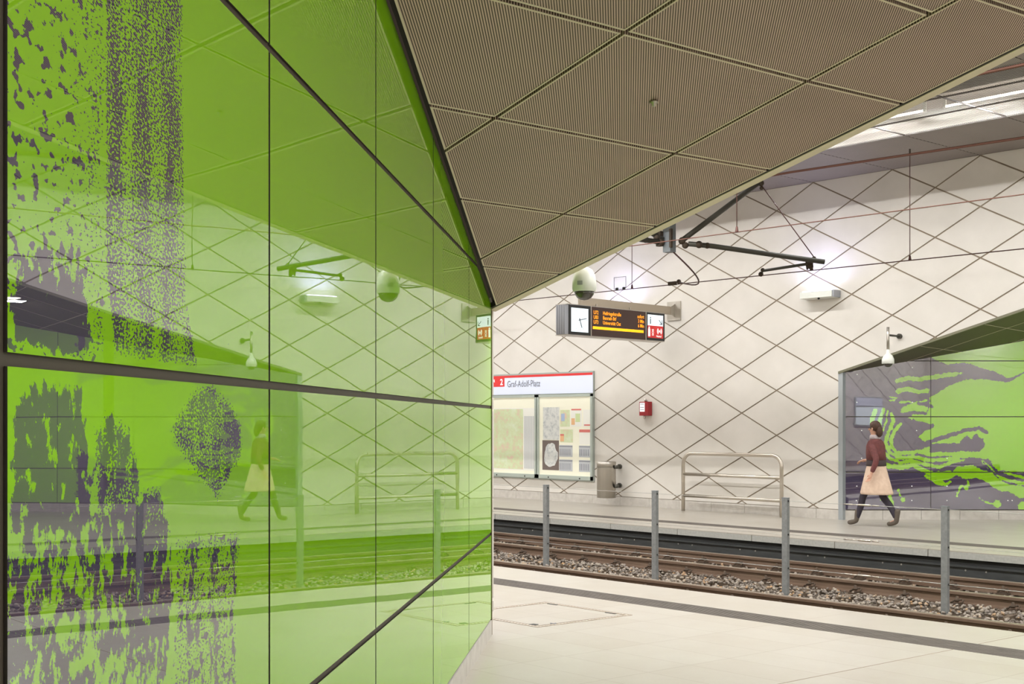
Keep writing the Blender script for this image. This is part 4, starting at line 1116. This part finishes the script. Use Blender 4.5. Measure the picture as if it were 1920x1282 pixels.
# bracket: hanging box beam between the tracks with arms to both sides
bx_ = -9.995
t = thing('overhead_bracket', (bx_, 12.69, 4.0), 'dark tube bracket on a grey hanging beam that carries the overhead wires', 'bracket')
b = MB(); b.box((bx_-.062, 12.63, 4.0), (bx_+.062, 12.75, 6.03)); obj('hanging_beam', b, M['grey_box'], t)
jx = -9.78
def P(x, y, z): return (x, y, z)
b = MB(); b.tube([P(-9.86, 12.78, 4.15), P(-9.514, CY, 5.07)], .036, 10); obj('stay_tube', b, M['arm'], t)
b = MB(); b.tube([P(-9.80, 12.85, 4.11), P(-9.6, 13.1, 4.085), P(-8.50, CY+.0, 3.86)], .034, 10); obj('cantilever_tube', b, M['arm'], t)
b = MB(); b.tube([P(-8.72, CY, 3.86), P(-9.47, CY+.0, 3.83)], .02, 8); b.tube([P(-9.47, CY, 3.83), P(-9.5, CY, 3.79)], .018, 8); obj('steady_arm', b, M['arm'], t)
b = MB(); b.tube([P(-9.5, CY, 5.03), P(-8.66, CY, 3.94)], .007, 6); obj('tie_wire', b, M['darkwire'], t)
b = MB()
for c_, r_ in (((-9.86, 12.79, 4.15), .05), ((-9.83, 12.82, 4.09), .045), ((-9.70, 12.95, 4.10), .05), ((-9.64, 13.05, 4.09), .042), ((-9.5, CY, 5.05), .045), ((-9.49, CY, 4.98), .028), ((-8.66, CY, 3.92), .032), ((-8.72, CY, 3.87), .042), ((-8.72, CY, 3.82), .035), ((-8.70, CY, 3.785), .026), ((-9.47, CY, 3.84), .03), ((-9.5, CY, 3.785), .035)):
    b = MB(); b.ball(c_, r_, 10, 6); obj('clamp', b, M['bracket_rust'], t)
b = MB(); b.box((-9.93, 12.60, 4.05), (-9.90, 12.64, 4.30)); b.tube([(-8.78, CY, 3.9), (-8.76, CY, 3.78)], .014, 8); b.tube([(-8.69, CY, 3.9), (-8.68, CY, 3.80)], .012, 8)
obj('clamp', b, M['bracket_rust'], t)
b = MB(); b.tube([P(-10.05, 12.62, 4.13), P(-10.55, MY+.3, 4.22), P(-10.9, MY-.4, 4.05)], .034, 10); b.tube([P(-10.05, 12.62, 4.17), P(-10.35, 12.2, 4.45), P(-10.7, MY+.2, 5.05)], .036, 10); obj('near_side_arms', b, M['arm'], t)
b = MB(); b.box((-10.12, 12.56, 4.08), (-10.05, 12.63, 4.28)); obj('clamp', b, M['bracket_rust'], t)
for c_, r_ in (((-10.07, 12.60, 4.13), .055), ((-10.1, 12.55, 4.20), .045), ((-10.18, 12.42, 4.16), .045), ((-10.3, 12.1, 4.18), .04)):
    b = MB(); b.ball(c_, r_, 10, 6); obj('clamp', b, M['bracket_rust'], t)
cab = []
for k in range(13):
    s = k/12; p0_, p1_, p2_, p3_ = Vector((-9.95, 12.72, 4.0)), Vector((-9.72, 12.9, 3.72)), Vector((-9.9, 13.6, 3.52)), Vector((-10.95, CY, 3.80))
    cab.append(p0_*(1-s)**3+p1_*3*s*(1-s)**2+p2_*3*s*s*(1-s)+p3_*s**3)
b = MB(); b.tube(cab, .011, 8); obj('cable', b, M['cable'], t)
b = MB(); b.box((-11.12, CY-.02, 3.755), (-10.98, CY+.02, 3.81)); b.ball((-10.93, CY, 3.80), .035, 8, 6); obj('cable_clamp', b, M['bracket_rust'], t)

# ------------------------------------------------------------------ access hatch in the near platform
hk = [(-6.952, 8.295), (-7.919-.12, 8.295), (-8.18, 7.228), (-7.101, 7.228)]
t = thing('floor_hatch', (-7.5, 7.8, 0), 'square floor hatch with a patterned metal rim in the near platform', 'hatch')
def frame(poly, w, z, h):
    b = MB(); inn = cpoly(poly, w); q = poly if sum(poly[i][0]*poly[(i+1) % 4][1]-poly[(i+1) % 4][0]*poly[i][1] for i in range(4)) > 0 else poly[::-1]
    # match corners
    inn = sorted(inn, key=lambda p: min(range(4), key=lambda i: math.hypot(p[0]-q[i][0], p[1]-q[i][1])))
    for i in range(4):
        j = (i+1) % 4; b.prism([q[i]+(z,), q[j]+(z,), inn[j]+(z,), inn[i]+(z,)], (0, 0, h))
    return b
def rim_mat():
    m = mat('hatch_rim', (196, 186, 170), .4); g = G(m); v, x, y, z = g.xyz()
    a = g.m('FRACT', g.m('MULTIPLY', g.m('ADD', x, 50.0), 26.0)); b_ = g.m('FRACT', g.m('MULTIPLY', g.m('ADD', y, 50.0), 26.0))
    f = g.m('MAXIMUM', g.m('LESS_THAN', a, .36), g.m('LESS_THAN', b_, .36))
    g.put(g.b.inputs['Base Color'], g.mix(g.m('MULTIPLY', f, .8), lin((214, 206, 192)), lin((142, 124, 104)))); return m
M['hatch_rim'] = rim_mat(); M['hatch_line'] = mat('hatch_line', (134, 116, 96), .5)
obj('rim', frame(hk, .006, .0, .003), M['hatch_line'], t)
obj('patterned_band', frame([(p[0]+(.010 if p[0] < -7.5 else -.010), p[1]+(-.009 if p[1] > 7.8 else .009)) for p in hk], .028, .0, .002), M['hatch_rim'], t)
obj('inner_rim', frame([(p[0]+(.048 if p[0] < -7.5 else -.048), p[1]+(-.042 if p[1] > 7.8 else .042)) for p in hk], .005, .0, .003), M['hatch_line'], t)
b = MB()
for x, y, w, h in ((-7.12, 8.235, .10, .012), (-7.85, 8.235, .10, .012), (-7.2, 7.30, .05, .03), (-8.0, 7.32, .08, .012)): b.box((x-w, y-h, 0), (x+w*.2, y+h, .004))
obj('lifting_slots', b, M['black'], t)
b = MB(); b.box((-7.17, 7.45, 0), (-7.1, 7.463, .0035)); b.box((-7.14, 7.42, 0), (-7.13, 7.49, .0035)); obj('key_hole', b, M['inkgrey'], t)

# ------------------------------------------------------------------ walking person on the far platform
PXC, PYC = -9.98, 18.16
M['skin'] = mat('skin', (206, 160, 136), .6)
M['hair'] = mat('dark_brown_hair', (62, 42, 32), .6, noise=(60, (88, 58, 42), (1, 1, .1)))
M['jacket'] = mat('reddish_brown_jacket', (118, 66, 62), .85, noise=(30, (98, 56, 56)))
M['coat'] = mat('beige_skirt', (222, 196, 174), .85, noise=(20, (208, 180, 158)))
M['tights'] = mat('dark_tights', (52, 46, 56), .8)
M['boot'] = mat('grey_brown_boot', (92, 82, 72), .6)
M['scarf'] = mat('pale_grey_scarf', (176, 164, 164), .9)
M['belt'] = mat('dark_sash', (66, 54, 54), .8)
def skin_obj(name, nodes, edges, m, parent, levels=2, root=0):
    me = bpy.data.meshes.new(name); me.from_pydata([n[:3] for n in nodes], edges, []); me.update()
    o = bpy.data.objects.new(name, me); COL.objects.link(o); o.parent = parent
    md = o.modifiers.new('skin', 'SKIN'); md.use_smooth_shade = True
    sv = me.skin_vertices[0] if me.skin_vertices else None
    if sv is None:
        me.skin_vertices  # layer is made by the modifier
    for i, n in enumerate(nodes):
        r = n[3]; r2 = n[4] if len(n) > 4 else r
        me.skin_vertices[0].data[i].radius = (r, r2)
    me.skin_vertices[0].data[root].use_root = True
    sb_ = o.modifiers.new('subdivision', 'SUBSURF'); sb_.levels = levels; sb_.render_levels = levels
    me.materials.append(m); return o
person = thing('person', (PXC, PYC, 0), 'person walking left in reddish brown jacket, beige skirt and boots by the purple wall', 'person')
# local frame: forward = -x
bn_ = []; be = []
def nd(x, y, z, r, r2=None, frm=None):
    bn_.append((x, y, z, r, r2 if r2 else r)); i = len(bn_)-1
    if frm is not None: be.append((frm, i))
    return i
pel = nd(0, 0, .93, .10, .12); wa = nd(0, 0, 1.08, .09, .10, pel); ch = nd(-.01, 0, 1.25, .09, .11, wa); up = nd(-.01, 0, 1.36, .05, .06, ch)
nk = nd(-.02, 0, 1.46, .048, None, up); jaw = nd(-.04, 0, 1.54, .062, None, nk); hd1 = nd(-.04, 0, 1.61, .082, .074, jaw); hd2 = nd(-.03, 0, 1.67, .072, .066, hd1)
for s, fx, kx, kz, az, tx_ in ((-1, -.31, -.19, .50, .085, -.45), (1, .31, .07, .48, .11, .19)):
    h = nd(0, s*.09, .86, .078, None, pel); k = nd(kx, s*.09, kz, .048, None, h); cf = nd((kx+fx)/2+.02, s*.09, (kz+az)/2+.04, .044, None, k); an = nd(fx, s*.09, az, .028, None, cf)
    to = nd(fx-.15, s*.09, .04 if s < 0 else .035, .03, .035, an)
for s, el, wr in ((-1, (.14, -.24, 1.10), (.06, -.27, .88)), (1, (-.10, .24, 1.12), (-.32, .22, 1.08))):
    sh = nd(-.01, s*.155, 1.345, .034, None, up); e_ = nd(*el, .034, None, sh); w_ = nd(*wr, .024, None, e_)
    d = (Vector(wr)-Vector(el)).normalized(); pal = Vector(wr)+d*.055; p_ = nd(*pal, .030, .020, w_)
    side = Vector((0, 1, 0)) if abs(d.z) < .6 else Vector((1, 0, 0)); nn_ = d.cross(side)
    for j, L in enumerate((.07, .08, .075, .06)):
        off = side*(-.027+.018*j); a1 = pal+off+d*.035; f1 = nd(*a1, .009, None, p_); a2 = a1+(d+nn_*.35).normalized()*L*.5; f2 = nd(*a2, .0085, None, f1); a3 = a2+(d*.6+nn_).normalized()*L*.5; nd(*a3, .007, None, f2)
    th = Vector(wr)+d*.02+side*(-.035); a1 = nd(*th, .010, None, p_); a2 = th+(d-side*.5).normalized()*.045; nd(*a2, .008, None, a1)
skin_obj('body', bn_, be, M['skin'], person, 2)
def add_part(name, mb, m):
    o = obj(name, mb, m, None); o.parent = person; return o
# legs in tights
tn = []; te = []
def n2(x, y, z, r, frm=None):
    tn.append((x, y, z, r, r)); i = len(tn)-1
    if frm is not None: te.append((frm, i))
    return i
for s, fx, kx, kz, az in ((-1, -.31, -.19, .50, .085), (1, .31, .07, .48, .11)):
    lg = [(0, s*.085, .84, .09, .09), (kx, s*.09, kz, .062, .062), ((kx+fx)/2+.02, s*.09, (kz+az)/2+.04, .058, .058), (fx+.003, s*.09, az+.02, .040, .040)]
    skin_obj('tights_leg', lg, [(0, 1), (1, 2), (2, 3)], M['tights'], person, 2)
for s, fx, az in ((-1, -.31, .085), (1, .31, .11)):
    k = [(fx+.03, s*.09, az+.20, .052, .052), (fx+.01, s*.09, az+.07, .046, .046), (fx, s*.09, az-.01 if s < 0 else az-.03, .045, .045), (fx-.10, s*.09, .048, .036, .042), (fx-.17, s*.09, .040, .030, .038)]
    skin_obj('boot', k, [(0, 1), (1, 2), (2, 3), (3, 4)], M['boot'], person, 2, 0)
def ring(cx, cy, z, rx, ry, n=20, wob=0): return [(cx+(rx+wob*math.sin(5*a))*math.cos(a), cy+(ry+wob*math.sin(4*a+1))*math.sin(a), z) for a in [2*PI*k/n for k in range(n)]]
b = MB(); b.loft([ring(0, 0, .53, .27, .22, 24, .012), ring(0, 0, .56, .272, .222, 24, .012), ring(0, 0, .7, .235, .20, 24, .008), ring(0, 0, .86, .19, .18, 24, .003), ring(0, 0, .98, .155, .165, 24), ring(0, 0, 1.02, .15, .16, 24)]); add_part('skirt', b, M['coat'])
b = MB(); b.loft([ring(0, 0, 1.0, .158, .17, 24), ring(0, 0, 1.03, .16, .172, 24), ring(0, 0, 1.13, .15, .165, 24)]); add_part('sash', b, M['belt'])
b = MB(); b.loft([ring(0, 0, 1.10, .156, .172, 24), ring(-.01, 0, 1.22, .152, .178, 24), ring(-.01, 0, 1.33, .14, .19, 24), ring(-.01, 0, 1.40, .11, .165, 24), ring(-.015, 0, 1.45, .07, .09, 24)]); jk = add_part('jacket', b, M['jacket'])
for s, el, wr in ((-1, (.14, -.24, 1.10), (.06, -.27, .88)), (1, (-.10, .24, 1.12), (-.32, .22, 1.08))):
    skin_obj('sleeve', [(-.01, s*.145, 1.36, .074, .074), el+(.052, .052), tuple(Vector(el)+(Vector(wr)-Vector(el))*.93)+(.04, .04)], [(0, 1), (1, 2)], M['jacket'], person, 2)
b = MB(); b.loft([ring(-.02, 0, 1.42, .075, .085, 20, .004), ring(-.025, 0, 1.46, .085, .092, 20, .006), ring(-.03, 0, 1.50, .078, .082, 20, .005), ring(-.03, 0, 1.515, .06, .065, 20)]); add_part('scarf', b, M['scarf'])
b = MB(); b.ball((-.018, 0, 1.652), .098, 20, 12, (1.02, .9, 1.0)); 
b.v = [(x if (x > -.085 or z > 1.69) else -.085+(x+.085)*.1, y, z) for x, y, z in b.v]
b.ball((.06, 0, 1.57), .07, 14, 8, (.7, 1.0, 1.35)); add_part('hair', b, M['hair'])
b = MB(); b.ball((-.128, 0, 1.605), .014, 8, 6, (1.3, .8, 1.4)); add_part('nose', b, M['skin'])
for s in (-1, 1):
    b = MB(); b.ball((-.112, s*.031, 1.628), .011, 10, 6, (.7, 1.2, .8)); add_part('eye', b, M['hair'])
    b = MB(); b.ball((-.03, s*.082, 1.61), .02, 8, 6, (.8, .4, 1.3)); add_part('ear', b, M['skin'])
b = MB(); b.ball((-.106, 0, 1.568), .018, 10, 6, (.5, 1.2, .35)); add_part('mouth', b, M['palepink'])
